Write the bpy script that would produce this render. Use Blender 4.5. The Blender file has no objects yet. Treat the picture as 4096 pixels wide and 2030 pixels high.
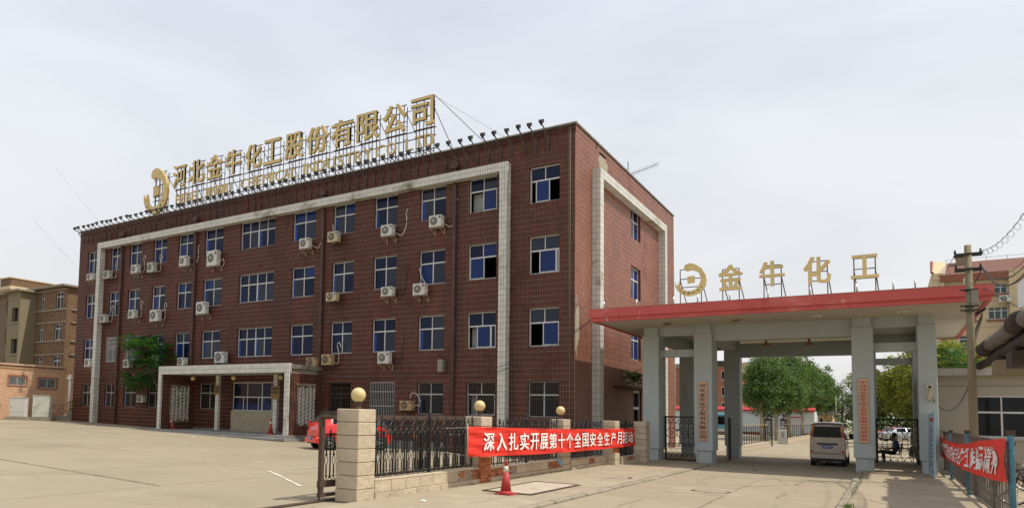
import bpy, bmesh, math, random
import numpy as np
from mathutils import Vector, Matrix
random.seed(7); rng = np.random.default_rng(7)
S = bpy.context.scene
COL = S.collection
PI = math.pi
# ------------------------------------------------------------------ camera
cd = bpy.data.cameras.new('camera'); cam = bpy.data.objects.new('camera', cd); COL.objects.link(cam)
R_ = (0.81307, 0.581749, 0.022058); U_ = (0.021251, -0.067523, 0.997491); F_ = (-0.581779, 0.810561, 0.067264); C_ = (11.4582, -31.4431, 1.9703)
cd.lens = 25.1346; cd.shift_x = 0.13379; cd.shift_y = 0.10553
cam.matrix_world = Matrix(((R_[0], U_[0], -F_[0], C_[0]), (R_[1], U_[1], -F_[1], C_[1]), (R_[2], U_[2], -F_[2], C_[2]), (0, 0, 0, 1)))
cd.sensor_width = 36; cd.sensor_fit = 'HORIZONTAL'
cd.clip_start = 0.2; cd.clip_end = 3000
S.camera = cam
S.view_settings.view_transform = 'Standard'; S.view_settings.look = 'None'
S.view_settings.exposure = 0; S.view_settings.gamma = 1; S.view_settings.use_curve_mapping = False
# ------------------------------------------------------------------ world + sun
SUN = Vector((.57, .13, 1.0)).normalized()
w = bpy.data.worlds.new('World'); S.world = w; w.use_nodes = True
nt = w.node_tree; nt.nodes.clear()
out = nt.nodes.new('ShaderNodeOutputWorld'); bg = nt.nodes.new('ShaderNodeBackground')
sky = nt.nodes.new('ShaderNodeTexSky'); sky.sky_type = 'NISHITA'; sky.sun_disc = False
sky.sun_elevation = math.asin(SUN.z); sky.sun_rotation = math.atan2(SUN.x, SUN.y)
sky.dust_density = 4.0; sky.air_density = 1.2; sky.altitude = 10
tc = nt.nodes.new('ShaderNodeTexCoord'); mp = nt.nodes.new('ShaderNodeMapping'); mp.inputs['Scale'].default_value = (1, 1, 2.6)
mp.inputs['Rotation'].default_value = (0.2, .3, .4)
nz = nt.nodes.new('ShaderNodeTexNoise'); nz.inputs['Scale'].default_value = 1.5; nz.inputs['Detail'].default_value = 7; nz.inputs['Roughness'].default_value = .52
nz.inputs['Distortion'].default_value = .6
mr = nt.nodes.new('ShaderNodeMapRange'); mr.inputs['From Min'].default_value = .36; mr.inputs['From Max'].default_value = .62
mr.inputs['To Min'].default_value = .76; mr.inputs['To Max'].default_value = .97
mx = nt.nodes.new('ShaderNodeMix'); mx.data_type = 'RGBA'
sx = nt.nodes.new('ShaderNodeSeparateXYZ'); nt.links.new(tc.outputs['Generated'], sx.inputs[0])
er = nt.nodes.new('ShaderNodeMapRange'); er.inputs['From Min'].default_value = .02; er.inputs['From Max'].default_value = .50; nt.links.new(sx.outputs[2], er.inputs['Value'])
cc = nt.nodes.new('ShaderNodeMix'); cc.data_type = 'RGBA'; cc.inputs[6].default_value = (8.9, 8.85, 8.75, 1); cc.inputs[7].default_value = (8.35, 8.85, 9.7, 1)
nt.links.new(er.outputs[0], cc.inputs[0]); nt.links.new(cc.outputs[2], mx.inputs[7])
bg.inputs['Strength'].default_value = .1
nt.links.new(tc.outputs['Generated'], mp.inputs['Vector']); nt.links.new(mp.outputs[0], nz.inputs['Vector'])
nt.links.new(nz.outputs['Fac'], mr.inputs['Value']); nt.links.new(mr.outputs[0], mx.inputs[0])
nt.links.new(sky.outputs[0], mx.inputs[6]); nt.links.new(mx.outputs[2], bg.inputs['Color']); nt.links.new(bg.outputs[0], out.inputs[0])
ld = bpy.data.lights.new('sun', 'SUN'); ld.energy = 4.0; ld.angle = math.radians(.9); ld.color = (1, .94, .84)
lo = bpy.data.objects.new('sun', ld); COL.objects.link(lo); lo.rotation_euler = (-SUN).to_track_quat('-Z', 'Y').to_euler(); lo.location = (40, 10, 60)

# ------------------------------------------------------------------ materials
def mat(name, col, rough=.7, metal=0, var=.12, scale=3, bump=0, bscale=None, isl=0, spec=.5, dirt=None, dscale=.5, dthr=.55, trans=0, alpha=None, coat=0, streak=0, extra=(), bdist=.02):
    m = bpy.data.materials.new(name); m.use_nodes = True
    n = m.node_tree.nodes; l = m.node_tree.links; b = n['Principled BSDF']
    b.inputs['Roughness'].default_value = rough; b.inputs['Metallic'].default_value = metal
    b.inputs['Specular IOR Level'].default_value = spec; b.inputs['Coat Weight'].default_value = coat
    if trans: b.inputs['Transmission Weight'].default_value = trans
    if alpha is not None: b.inputs['Alpha'].default_value = alpha
    t = n.new('ShaderNodeTexCoord'); o_ = t.outputs['Object']
    if streak:
        mp = n.new('ShaderNodeMapping'); mp.inputs['Scale'].default_value = (1, 1, streak); l.new(o_, mp.inputs[0]); so = mp.outputs[0]
    else: so = o_
    no = n.new('ShaderNodeTexNoise'); no.inputs['Scale'].default_value = scale; no.inputs['Detail'].default_value = 6; no.inputs['Roughness'].default_value = .6
    l.new(so, no.inputs['Vector'])
    r = n.new('ShaderNodeMapRange'); r.inputs['From Min'].default_value = .25; r.inputs['From Max'].default_value = .75
    r.inputs['To Min'].default_value = 1 - var; r.inputs['To Max'].default_value = 1 + var; l.new(no.outputs['Fac'], r.inputs['Value'])
    f = r.outputs[0]
    if isl:
        g = n.new('ShaderNodeNewGeometry'); oi = n.new('ShaderNodeObjectInfo'); ad = n.new('ShaderNodeMath'); ad.operation = 'ADD'
        l.new(g.outputs['Random Per Island'], ad.inputs[0]); l.new(oi.outputs['Random'], ad.inputs[1])
        fr = n.new('ShaderNodeMath'); fr.operation = 'FRACT'; l.new(ad.outputs[0], fr.inputs[0])
        r2 = n.new('ShaderNodeMapRange'); r2.inputs['To Min'].default_value = 1 - isl; r2.inputs['To Max'].default_value = 1 + isl; l.new(fr.outputs[0], r2.inputs['Value'])
        mu = n.new('ShaderNodeMath'); mu.operation = 'MULTIPLY'; l.new(f, mu.inputs[0]); l.new(r2.outputs[0], mu.inputs[1]); f = mu.outputs[0]
    vm = n.new('ShaderNodeVectorMath'); vm.operation = 'SCALE'; vm.inputs[0].default_value = col[:3]; l.new(f, vm.inputs['Scale'])
    cs = vm.outputs[0]
    if dirt:
        dn = n.new('ShaderNodeTexNoise'); dn.inputs['Scale'].default_value = dscale; dn.inputs['Detail'].default_value = 8; dn.inputs['Roughness'].default_value = .65
        l.new(so, dn.inputs['Vector'])
        dr = n.new('ShaderNodeMapRange'); dr.inputs['From Min'].default_value = dthr; dr.inputs['From Max'].default_value = dthr + .14; l.new(dn.outputs['Fac'], dr.inputs['Value'])
        mm = n.new('ShaderNodeMix'); mm.data_type = 'RGBA'; l.new(dr.outputs[0], mm.inputs[0]); l.new(cs, mm.inputs[6]); mm.inputs[7].default_value = (*dirt, 1); cs = mm.outputs[2]
    for (ec, esc, eth, esoft, emap) in extra:      # further stain layers: colour, scale, threshold, softness, mapping scale
        em = n.new('ShaderNodeMapping'); em.inputs['Scale'].default_value = emap; em.inputs['Location'].default_value = (esc * 3.1, 7.7, esc); l.new(o_, em.inputs[0])
        dn = n.new('ShaderNodeTexNoise'); dn.inputs['Scale'].default_value = esc; dn.inputs['Detail'].default_value = 9; dn.inputs['Roughness'].default_value = .68; l.new(em.outputs[0], dn.inputs['Vector'])
        dr = n.new('ShaderNodeMapRange'); dr.inputs['From Min'].default_value = eth; dr.inputs['From Max'].default_value = eth + esoft; l.new(dn.outputs['Fac'], dr.inputs['Value'])
        mm = n.new('ShaderNodeMix'); mm.data_type = 'RGBA'; l.new(dr.outputs[0], mm.inputs[0]); l.new(cs, mm.inputs[6]); mm.inputs[7].default_value = (*ec, 1); cs = mm.outputs[2]
    l.new(cs, b.inputs['Base Color'])
    if bump:
        bn = n.new('ShaderNodeTexNoise'); bn.inputs['Scale'].default_value = bscale or scale * 8; bn.inputs['Detail'].default_value = 5; l.new(o_, bn.inputs['Vector'])
        bu = n.new('ShaderNodeBump'); bu.inputs['Strength'].default_value = bump; bu.inputs['Distance'].default_value = bdist
        l.new(bn.outputs['Fac'], bu.inputs['Height']); l.new(bu.outputs[0], b.inputs['Normal'])
    return m
def leafmat(name, c, isl=.35, tr=.35):
    m = mat(name, c, .55, var=.25, scale=.7, isl=isl, spec=.3)
    n = m.node_tree.nodes; l = m.node_tree.links; b = n['Principled BSDF']
    tb = n.new('ShaderNodeBsdfTranslucent'); src = b.inputs['Base Color'].links[0].from_socket
    hv = n.new('ShaderNodeVectorMath'); hv.operation = 'MULTIPLY'; hv.inputs[1].default_value = (1.5, 1.6, .7); l.new(src, hv.inputs[0]); l.new(hv.outputs[0], tb.inputs[0])
    ms = n.new('ShaderNodeMixShader'); ms.inputs[0].default_value = tr; l.new(b.outputs[0], ms.inputs[1]); l.new(tb.outputs[0], ms.inputs[2])
    l.new(ms.outputs[0], n['Material Output'].inputs[0]); return m
M = {}
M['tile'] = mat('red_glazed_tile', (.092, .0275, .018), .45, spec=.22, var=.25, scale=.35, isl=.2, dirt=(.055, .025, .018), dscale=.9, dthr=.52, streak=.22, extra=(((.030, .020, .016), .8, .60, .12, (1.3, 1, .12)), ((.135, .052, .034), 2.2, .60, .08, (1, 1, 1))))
M['tile_lit'] = mat('sunlit_side_glazed_tile', (.245, .103, .068), .45, spec=.3, var=.2, scale=.4, isl=.16, dirt=(.15, .042, .026), dscale=.4, dthr=.56)  # lighter copy of the red tile: sunlight on the side wall put into its colour
M['grout'] = mat('tile_grout', (.31, .25, .185), .9, var=.2, scale=2, dirt=(.12, .075, .055), dscale=.5, dthr=.50, extra=(((.06, .04, .03), .8, .58, .12, (1.3, 1, .12)),))
M['reveal'] = mat('dark_red_reveal', (.115, .036, .027), .5, var=.2, scale=2)
M['wtile'] = mat('white_strip_tile', (.60, .59, .53), .4, var=.1, scale=1.5, isl=.08, dirt=(.17, .125, .065), dscale=.55, dthr=.57)
M['wgrout'] = mat('grey_tile_joint', (.17, .155, .13), .9)
M['glass3'] = mat('grey_blue_reflecting_glass', (.012, .017, .034), .12, var=.6, scale=.5, spec=.34)
M['blind'] = mat('blue_curtain_strip', (.012, .055, .25), .7, var=.2)
M['alu'] = mat('window_frame_metal', (.56, .56, .54), .5, var=.08)
M['glass'] = mat('blue_window_glass', (.004, .010, .038), .10, var=.5, scale=.45, spec=.20)
M['glass2'] = mat('bright_blue_glass', (.007, .026, .120), .12, var=.3, scale=.6, spec=.22)
M['glassgreen'] = mat('green_window_glass', (.015, .055, .05), .08, var=.4, scale=.5, spec=.6)
M['dark'] = mat('dark_interior', (.012, .012, .012), .9)
M['curtain'] = mat('pale_curtain', (.30, .31, .31), .9, var=.2, scale=4)
M['coping'] = mat('roof_coping', (.24, .22, .18), .9, var=.25, dirt=(.10, .085, .07), dscale=2)
M['pipe'] = mat('dark_stained_pipe', (.075, .035, .027), .6, var=.35, scale=1.5)
M['plaster'] = mat('bare_plaster', (.36, .31, .22), .95, var=.2, scale=4, bump=.6)
M['concrete'] = mat('concrete_ground', (.305, .252, .168), .92, var=.11, scale=.22, bump=.12, bscale=9, dirt=(.255, .208, .138), dscale=.16, dthr=.53, extra=(((.36, .305, .215), .5, .58, .1, (1, 1, 1)), ((.19, .155, .105), 1.3, .66, .06, (1, 1, 1)), ((.23, .19, .13), .6, .62, .05, (.25, 2.2, 1)), ((.15, .125, .09), 5, .70, .04, (1, 1, 1))))
M['road'] = mat('road_concrete', (.305, .252, .168), .92, var=.12, scale=.35, isl=.04, bump=.12, bscale=9, dirt=(.25, .205, .138), dscale=.3, dthr=.54, extra=(((.37, .31, .22), .7, .58, .1, (1, 1, 1)), ((.20, .165, .115), .9, .61, .08, (2.5, .18, 1)), ((.16, .13, .09), 4, .68, .05, (1, 1, 1))))
M['pave'] = mat('pavement_concrete', (.335, .272, .185), .93, var=.13, scale=.6, bump=.2, bscale=8, dirt=(.235, .19, .13), dscale=.7, dthr=.56, extra=(((.40, .33, .23), 1.1, .58, .1, (1, 1, 1)), ((.16, .13, .09), 5, .66, .05, (1, 1, 1))))
M['kerb'] = mat('kerb_concrete', (.28, .24, .175), .93, var=.2, scale=2, isl=.1, bump=.5)
M['joint'] = mat('slab_joint', (.20, .165, .115), 1, var=.3, scale=1)
M['crack'] = mat('dark_joint', (.17, .14, .10), 1)
M['stone'] = mat('rock_face_stone', (.50, .41, .29), .85, var=.12, scale=3, isl=.10, bump=.8, bscale=7, bdist=.04, dirt=(.36, .27, .17), dscale=1.6, dthr=.64)
M['brick'] = mat('exposed_brick', (.42, .15, .065), .95, var=.25, scale=8, isl=.35, bump=.5)
M['mortar'] = mat('brick_mortar', (.36, .30, .23), 1, var=.2, bump=.4)
M['iron'] = mat('black_ironwork', (.018, .017, .016), .55, var=.2, spec=.4)
M['rust'] = mat('rusty_iron', (.075, .045, .028), .8, var=.4, scale=5)
M['gold'] = mat('gold_painted_face', (.62, .47, .20), .5, .1, var=.14, scale=1.6, dirt=(.36, .21, .07), dscale=1.1, dthr=.62)
M['golde'] = mat('gold_side', (.58, .40, .12), .45, .15, var=.1)
M['steel'] = mat('sign_frame_steel', (.085, .06, .048), .7, var=.3)
M['black'] = mat('black_plastic', (.02, .02, .021), .5)
M['lampglass'] = mat('lamp_face', (.25, .26, .28), .15)
M['acw'] = mat('ac_white', (.55, .54, .49), .5, var=.08, dirt=(.34, .29, .2), dscale=3, dthr=.66)
M['acb'] = mat('ac_yellowed', (.46, .40, .26), .55, var=.12, dirt=(.26, .15, .07), dscale=4, dthr=.6)
M['acg2'] = mat('ac_dull_grey', (.42, .41, .37), .55, var=.12, dirt=(.28, .22, .15), dscale=3, dthr=.58)
M['acr'] = mat('ac_rusty', (.40, .29, .15), .7, var=.2, dirt=(.20, .085, .035), dscale=5, dthr=.52)
M['acg'] = mat('ac_fan_grey', (.07, .07, .068), .6)
M['hose'] = mat('wrapped_hose', (.50, .47, .41), .7, var=.15)
M['hosed'] = mat('dark_hose', (.03, .03, .03), .7)
M['gate'] = mat('grey_blue_paint', (.40, .45, .44), .8, var=.05, scale=1.2, bump=.06, bscale=60, dirt=(.34, .385, .38), dscale=1.5, dthr=.60, extra=(((.28, .30, .27), .9, .58, .12, (2, 2, .2)), ((.20, .19, .16), 4, .68, .06, (1, 1, .6))))
M['soffit'] = mat('cream_soffit', (.50, .46, .38), .9, var=.06, scale=.7)
M['canred'] = mat('canopy_red_paint', (.50, .085, .075), .75, var=.08, scale=1.5, dirt=(.56, .24, .21), dscale=1.7, dthr=.69, streak=.5, extra=(((.50, .38, .35), 2.6, .66, .03, (1, 1, .5)), ((.36, .05, .045), .7, .56, .15, (1, 1, .3)), ((.60, .20, .18), .35, .56, .15, (1, 1, 1))))
M['plaque'] = mat('brushed_metal_plaque', (.46, .30, .20), .42, .6, var=.2, scale=.9)
M['ink'] = mat('black_ink', (.02, .02, .02), .6)
M['redink'] = mat('red_ink', (.45, .04, .03), .6)
M['cloth'] = mat('red_banner_cloth', (.72, .026, .012), .75, var=.06, scale=4)
M['white'] = mat('white_print', (.80, .78, .74), .7, var=.03)
M['globe'] = mat('cream_lamp_globe', (.62, .48, .23), .35, var=.03)
M['conered'] = mat('faded_red_rubber', (.40, .035, .03), .6, var=.15, scale=6)
M['conew'] = mat('dirty_white_band', (.58, .52, .42), .6, var=.2, scale=9)
M['rubber'] = mat('tyre_rubber', (.018, .018, .018), .85)
M['carred'] = mat('red_car_paint', (.66, .014, .010), .25, var=.02, coat=.8, spec=.5)
M['silver'] = mat('silver_bronze_paint', (.34, .29, .26), .32, .55, var=.03, coat=.6)
M['silverw'] = mat('silver_car_paint', (.52, .53, .54), .3, .4, var=.03, coat=.6)
M['tint'] = mat('tinted_car_glass', (.006, .007, .009), .06, var=.1, spec=.25)
M['chrome'] = mat('alloy_wheel', (.60, .60, .60), .3, .8, var=.05)
M['amber'] = mat('amber_lens', (.75, .22, .03), .2)
M['redlens'] = mat('red_lens', (.42, .015, .01), .2)
M['plate'] = mat('blue_plate', (.02, .05, .30), .4)
M['bark'] = mat('tree_bark', (.16, .125, .085), .95, var=.3, scale=6, bump=.6)
M['barkp'] = mat('pale_trunk', (.34, .30, .22), .9, var=.25, scale=5)
M['leafp'] = leafmat('poplar_leaf', (.092, .150, .048), isl=.5)
M['leafw'] = leafmat('willow_leaf', (.175, .195, .045), isl=.45, tr=.55)
M['leafd'] = leafmat('dark_leaf', (.075, .115, .04))
M['leafa'] = leafmat('ailanthus_leaf', (.045, .125, .025))
M['leafy'] = leafmat('bright_shrub_leaf', (.10, .22, .03))
M['mortarb'] = mat('brown_mortar', (.17, .125, .08), 1, var=.15)
M['brickb'] = mat('brown_brick', (.185, .108, .058), .95, var=.14, scale=2, isl=.22)
M['tan'] = mat('tan_render', (.22, .185, .115), .95, var=.07, scale=1.2)
M['tanc'] = mat('concrete_band', (.28, .245, .18), .95, var=.15)
M['annex'] = mat('peach_brick', (.62, .385, .235), .9, var=.06, isl=.12, scale=2)
M['annexj'] = mat('peach_joint', (.42, .29, .18), .95)
M['orange'] = mat('terracotta_trim', (.33, .10, .04), .8, var=.1)
M['cab'] = mat('cabinet_enamel', (.56, .56, .46), .45, var=.05)
M['cream'] = mat('cream_render', (.56, .44, .27), .92, var=.05, scale=.8, dirt=(.44, .34, .21), dscale=.5, dthr=.6)
M['rooft'] = mat('red_roof_tile', (.26, .055, .04), .8, var=.15, isl=.2)
M['roofg'] = mat('roof_ridge_gap', (.40, .30, .24), .9)
M['band'] = mat('brown_red_band', (.27, .10, .06), .9, var=.2, dirt=(.3, .25, .2), dscale=1, dthr=.6)
M['greyw'] = mat('guardhouse_render', (.37, .345, .28), .95, var=.05, scale=1, dirt=(.30, .28, .22), dscale=1, dthr=.6)
M['greyl'] = mat('parapet_render', (.44, .42, .37), .95, var=.1, dirt=(.26, .24, .2), dscale=2)
M['pole'] = mat('weathered_pole', (.21, .175, .105), .9, var=.2, scale=3, dirt=(.20, .085, .035), dscale=2.2, dthr=.58, streak=.15)
M['wire'] = mat('wire_black', (.03, .03, .03), .7)
M['planter'] = mat('dark_red_planter_tile', (.10, .028, .02), .6, var=.25)
M['lag'] = mat('pipe_lagging_wrap', (.17, .155, .14), .7, var=.4, scale=3, bump=.8, bscale=7)
M['lagd'] = mat('dark_pipe_lagging', (.05, .036, .030), .9, var=.4, scale=4, bump=.8, bscale=8)
M['bluep'] = mat('blue_fence_paint', (.055, .20, .27), .6, var=.25, scale=5, dirt=(.12, .07, .05), dscale=5, dthr=.58)
M['fencer'] = mat('rusty_fence_bar', (.11, .095, .075), .8, var=.4, scale=6)
M['poster'] = mat('pale_blue_board', (.33, .47, .56), .6, var=.05)
M['skin'] = mat('skin', (.30, .16, .10), .6)
M['shirt'] = mat('blue_shirt', (.07, .11, .32), .85, var=.15, scale=6)
M['trouser'] = mat('dark_trousers', (.012, .013, .018), .9)
M['hair'] = mat('black_hair', (.01, .009, .008), .7)
M['bus'] = mat('teal_bus_paint', (.10, .30, .38), .4)
M['whitew'] = mat('white_wall', (.62, .64, .64), .9, var=.04)
M['roofred'] = mat('bright_red_roof', (.42, .035, .035), .7)
M['fbrick'] = mat('far_red_brick', (.30, .115, .065), .95, var=.1, scale=1)
M['stainless'] = mat('stainless_steel', (.50, .48, .44), .35, .7, var=.2, scale=4)
M['slate'] = mat('dark_roof', (.055, .048, .045), .9, var=.3, scale=2)
M['stepst'] = mat('grey_step_stone', (.27, .26, .24), .9, var=.12, isl=.12, scale=4)
M['brass'] = mat('aged_brass_sign', (.22, .14, .055), .5, .3, var=.2)
M['grass'] = leafmat('grass_blades', (.075, .12, .03))
M['hatch'] = mat('rusty_hatch_plate', (.44, .38, .29), .85, var=.15, scale=3, dirt=(.30, .14, .06), dscale=1.3, dthr=.56)
M['paint'] = mat('worn_line_paint', (.62, .58, .48), .9, var=.1)
M['mop'] = mat('grey_mop_strands', (.26, .235, .2), .95, var=.3, scale=20)

# ------------------------------------------------------------------ helpers
class MB:
    def __init__(s): s.v = []; s.f = []; s.m = []; s.sm = []
    def add(s, vs, fs, mi=0, smooth=False):
        n = len(s.v); s.v += [tuple(v) for v in vs]; s.f += [tuple(i + n for i in f) for f in fs]; s.m += [mi] * len(fs); s.sm += [smooth] * len(fs); return s
    def box(s, x0, x1, y0, y1, z0, z1, mi=0):
        return s.add([(x0, y0, z0), (x1, y0, z0), (x1, y1, z0), (x0, y1, z0), (x0, y0, z1), (x1, y0, z1), (x1, y1, z1), (x0, y1, z1)],
                     [(0, 3, 2, 1), (4, 5, 6, 7), (0, 1, 5, 4), (1, 2, 6, 5), (2, 3, 7, 6), (3, 0, 4, 7)], mi)
    def bbox(s, x0, x1, y0, y1, z0, z1, b=.01, mi=0):   # box with chamfered vertical and top edges
        def ring(x0, x1, y0, y1, b, z): return [(x0 + b, y0, z), (x1 - b, y0, z), (x1, y0 + b, z), (x1, y1 - b, z), (x1 - b, y1, z), (x0 + b, y1, z), (x0, y1 - b, z), (x0, y0 + b, z)]
        vs = ring(x0, x1, y0, y1, b, z0 + b * .5) + ring(x0, x1, y0, y1, b, z1 - b) + ring(x0 + b, x1 - b, y0 + b, y1 - b, b, z1)
        fs = [tuple(range(7, -1, -1)), tuple(range(16, 24))]
        for r in (0, 8):
            for k in range(8): fs.append((r + k, r + (k + 1) % 8, r + 8 + (k + 1) % 8, r + 8 + k))
        return s.add(vs, fs, mi)
    def quad(s, a, b, c, d, mi=0): return s.add([a, b, c, d], [(0, 1, 2, 3)], mi)
    def tube(s, pts, r, n=6, mi=0, cap=True):
        P = [Vector(p) for p in pts]; rs = r if isinstance(r, (list, tuple)) else [r] * len(P); vs = []
        for i, p in enumerate(P):
            t = (P[min(i + 1, len(P) - 1)] - P[max(i - 1, 0)]).normalized()
            a = t.cross(Vector((0, 0, 1)))
            if a.length < .05: a = t.cross(Vector((1, 0, 0)))
            a.normalize(); b = t.cross(a)
            vs += [p + (a * math.cos(2 * PI * k / n) + b * math.sin(2 * PI * k / n)) * rs[i] for k in range(n)]
        fs = [(i * n + k, i * n + (k + 1) % n, (i + 1) * n + (k + 1) % n, (i + 1) * n + k) for i in range(len(P) - 1) for k in range(n)]
        if cap: fs += [tuple(range(n - 1, -1, -1)), tuple(range((len(P) - 1) * n, len(P) * n))]
        return s.add(vs, fs, mi, n > 4)
    def bar(s, a, b, w, mi=0): return s.tube([a, b], w * .7071, 4, mi)
    def lathe(s, c, prof, n=16, mi=0, smooth=True, cap=True):   # prof: (r, z)
        vs = [(c[0] + r * math.cos(2 * PI * k / n), c[1] + r * math.sin(2 * PI * k / n), c[2] + z) for r, z in prof for k in range(n)]
        fs = [(i * n + k, i * n + (k + 1) % n, (i + 1) * n + (k + 1) % n, (i + 1) * n + k) for i in range(len(prof) - 1) for k in range(n)]
        if cap: fs += [tuple(range(n - 1, -1, -1)), tuple(range((len(prof) - 1) * n, len(prof) * n))]
        return s.add(vs, fs, mi, smooth)
    def poly(s, pts, y0, y1, mi=0, me=None):   # xz outline extruded along y
        n = len(pts); me = mi if me is None else me
        s.add([(x, y0, z) for x, z in pts] + [(x, y1, z) for x, z in pts], [tuple(range(n)), tuple(range(2 * n - 1, n - 1, -1))], mi)
        return s.add([(x, y0, z) for x, z in pts] + [(x, y1, z) for x, z in pts], [(k, k + n, (k + 1) % n + n, (k + 1) % n) for k in range(n)], me)
    def mesh(s, name, mats):
        me = bpy.data.meshes.new(name); me.from_pydata(s.v, [], s.f)
        for m in (mats if isinstance(mats, (list, tuple)) else [mats]): me.materials.append(M[m])
        me.polygons.foreach_set('material_index', s.m); me.polygons.foreach_set('use_smooth', s.sm)
        me.update(); return me
    def build(s, name, mats, parent=None, **k): return link(name, s.mesh(name, mats), parent, **k)
def link(name, me, parent=None, loc=None, rz=0, rot=None, scale=None):
    o = bpy.data.objects.new(name, me); COL.objects.link(o)
    if parent: o.parent = parent
    if loc is not None: o.location = loc
    if rz: o.rotation_euler = (0, 0, rz)
    if rot: o.rotation_euler = rot
    if scale: o.scale = scale
    return o
def tag(o, label=None, cat=None, group=None, kind=None):
    if label: o['label'] = label
    if cat: o['category'] = cat
    if group: o['group'] = group
    if kind: o['kind'] = kind
    return o
def thing(name, label, cat, loc=(0, 0, 0), rz=0, group=None):
    return tag(link(name, None, None, loc, rz), label, cat, group)
def copy_tree(o, parent=None):
    c = o.copy(); COL.objects.link(c); c.parent = parent
    for ch in list(o.children):
        if ch.name.split('.')[0] not in ('hose', 'round_badge', 'letter'): copy_tree(ch, c)
    return c
def npmesh(name, V, Fq, mats, mi=None):
    V = np.asarray(V, dtype=np.float32).reshape(-1, 3); Fq = np.asarray(Fq, dtype=np.int32); k = Fq.shape[1]
    me = bpy.data.meshes.new(name); me.vertices.add(len(V)); me.vertices.foreach_set('co', V.ravel())
    me.loops.add(Fq.size); me.loops.foreach_set('vertex_index', Fq.ravel())
    me.polygons.add(len(Fq)); me.polygons.foreach_set('loop_start', np.arange(len(Fq), dtype=np.int32) * k)
    me.polygons.foreach_set('loop_total', np.full(len(Fq), k, dtype=np.int32))
    for m in (mats if isinstance(mats, (list, tuple)) else [mats]): me.materials.append(M[m])
    if mi is not None: me.polygons.foreach_set('material_index', np.asarray(mi, dtype=np.int32))
    me.polygons.foreach_set('use_smooth', np.zeros(len(Fq), dtype=bool)); me.update(calc_edges=True); return me
def boxes_mesh(name, B, mats):       # B: list of x0,x1,y0,y1,z0,z1
    B = np.asarray(B, dtype=float)
    idx = [(0, 2, 4), (1, 2, 4), (1, 3, 4), (0, 3, 4), (0, 2, 5), (1, 2, 5), (1, 3, 5), (0, 3, 5)]
    V = np.stack([B[:, list(i)] for i in idx], 1)
    F = np.array([(0, 3, 2, 1), (4, 5, 6, 7), (0, 1, 5, 4), (1, 2, 6, 5), (2, 3, 7, 6), (3, 0, 4, 7)])
    Fq = (F[None] + (np.arange(len(B)) * 8)[:, None, None]).reshape(-1, 4)
    return npmesh(name, V, Fq, mats)
_tc = {}
def text_mesh(ch, bold=.012, depth=.06, mats=('gold', 'golde')):
    key = (ch, bold, depth, mats)
    if key in _tc: return _tc[key]
    cu = bpy.data.curves.new('t', 'FONT'); cu.body = ch; cu.size = 1; cu.extrude = .5; cu.resolution_u = 2
    to = bpy.data.objects.new('t', cu); COL.objects.link(to)
    bpy.context.view_layer.update()
    me = bpy.data.meshes.new_from_object(to.evaluated_get(bpy.context.evaluated_depsgraph_get()))
    bpy.data.objects.remove(to)
    n = len(me.vertices); co = np.zeros(n * 3); me.vertices.foreach_get('co', co); co = co.reshape(-1, 3)
    fs = [tuple(p.vertices) for p in me.polygons]; nz_ = [abs(p.normal.z) > .5 for p in me.polygons]
    sh = [(0, 0, 0)] if bold < .006 else ([(-bold, 0, 1), (bold, 0, 0)] if bold < .014 else [(-bold, -bold * .5, 3), (bold, bold * .5, 0), (-bold, bold * .5, 1), (bold, -bold * .5, 2)])
    V = []; F = []; MI = []
    for dx, dy, k in sh:
        b = len(V); V += [(x + dx, y + dy, z - (k * .012 if z > 0 else 0)) for x, y, z in co]; F += [tuple(i + b for i in f) for f in fs]; MI += [0 if q else len(mats) - 1 for q in nz_]
    q = np.array(V); lo_, hi = q.min(0), q.max(0); rg = np.maximum(hi - lo_, 1e-6)
    V = [((x - lo_[0]) / rg[0], -(z - lo_[2]) / rg[2] * depth, (y - lo_[1]) / rg[1]) for x, y, z in V]
    me2 = bpy.data.meshes.new('character'); me2.from_pydata(V, [], F)
    for m in mats: me2.materials.append(M[m])
    me2.polygons.foreach_set('material_index', MI); me2.update(); _tc[key] = me2; return me2
def zg(x): return 0 if x >= -2 else (.0178 * (-2 - x) if x > -60 else .0178 * 58)
def sagline(a, b, sag, n=14):
    a = Vector(a); b = Vector(b)
    return [a.lerp(b, i / n) - Vector((0, 0, sag * 4 * (i / n) * (1 - i / n))) for i in range(n + 1)]
# ================================================================== SETTING: ground, road, pavements
def zgv(x): return zg(x)
xs = [-700, -60, -30, -2, 60, 900]; gv = []; gf = []
for x in xs: gv += [(x, -200, zgv(x) - .012), (x, 1500, zgv(x) - .012)]
for i in range(len(xs) - 1): gf.append((2 * i, 2 * i + 2, 2 * i + 3, 2 * i + 1))
gm = MB(); gm.add(gv, gf); tag(gm.build('ground', 'concrete'), kind='structure')
# road slabs between the kerbs
rm = MB(); rm.box(5.42, 10.46, -31, 1.9, -.3, -.03); rm.box(4.6, 10.46, 1.9, 200, -.3, -.03); road = tag(rm.build('road', 'crack'), kind='structure')
sl = {}
ys = [-31, -26.5, -22.2, -17.9, -13.4, -8.8, -4.5, -.2, 4.3, 8.8, 13.2, 17.8, 22.3, 27, 32, 37, 42.5, 48, 55, 62, 70]
for i in range(len(ys) - 1):
    for a, b in ((5.44, 8.0), (8.0, 10.44)):
        k = round(ys[i + 1] - ys[i], 2)
        if (a, k) not in sl:
            m = MB(); m.box(0.008, b - a - .008, .008, k - .008, -.05, 0); sl[(a, k)] = m.mesh('concrete_slab', 'road')
        o = link('concrete_slab', sl[(a, k)], road, (a, ys[i], random.uniform(-.004, .004)))
m = MB(); m.box(5.44, 10.44, 70, 200, -.05, 0); m.build('far_road_surface', 'road', road)
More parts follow.
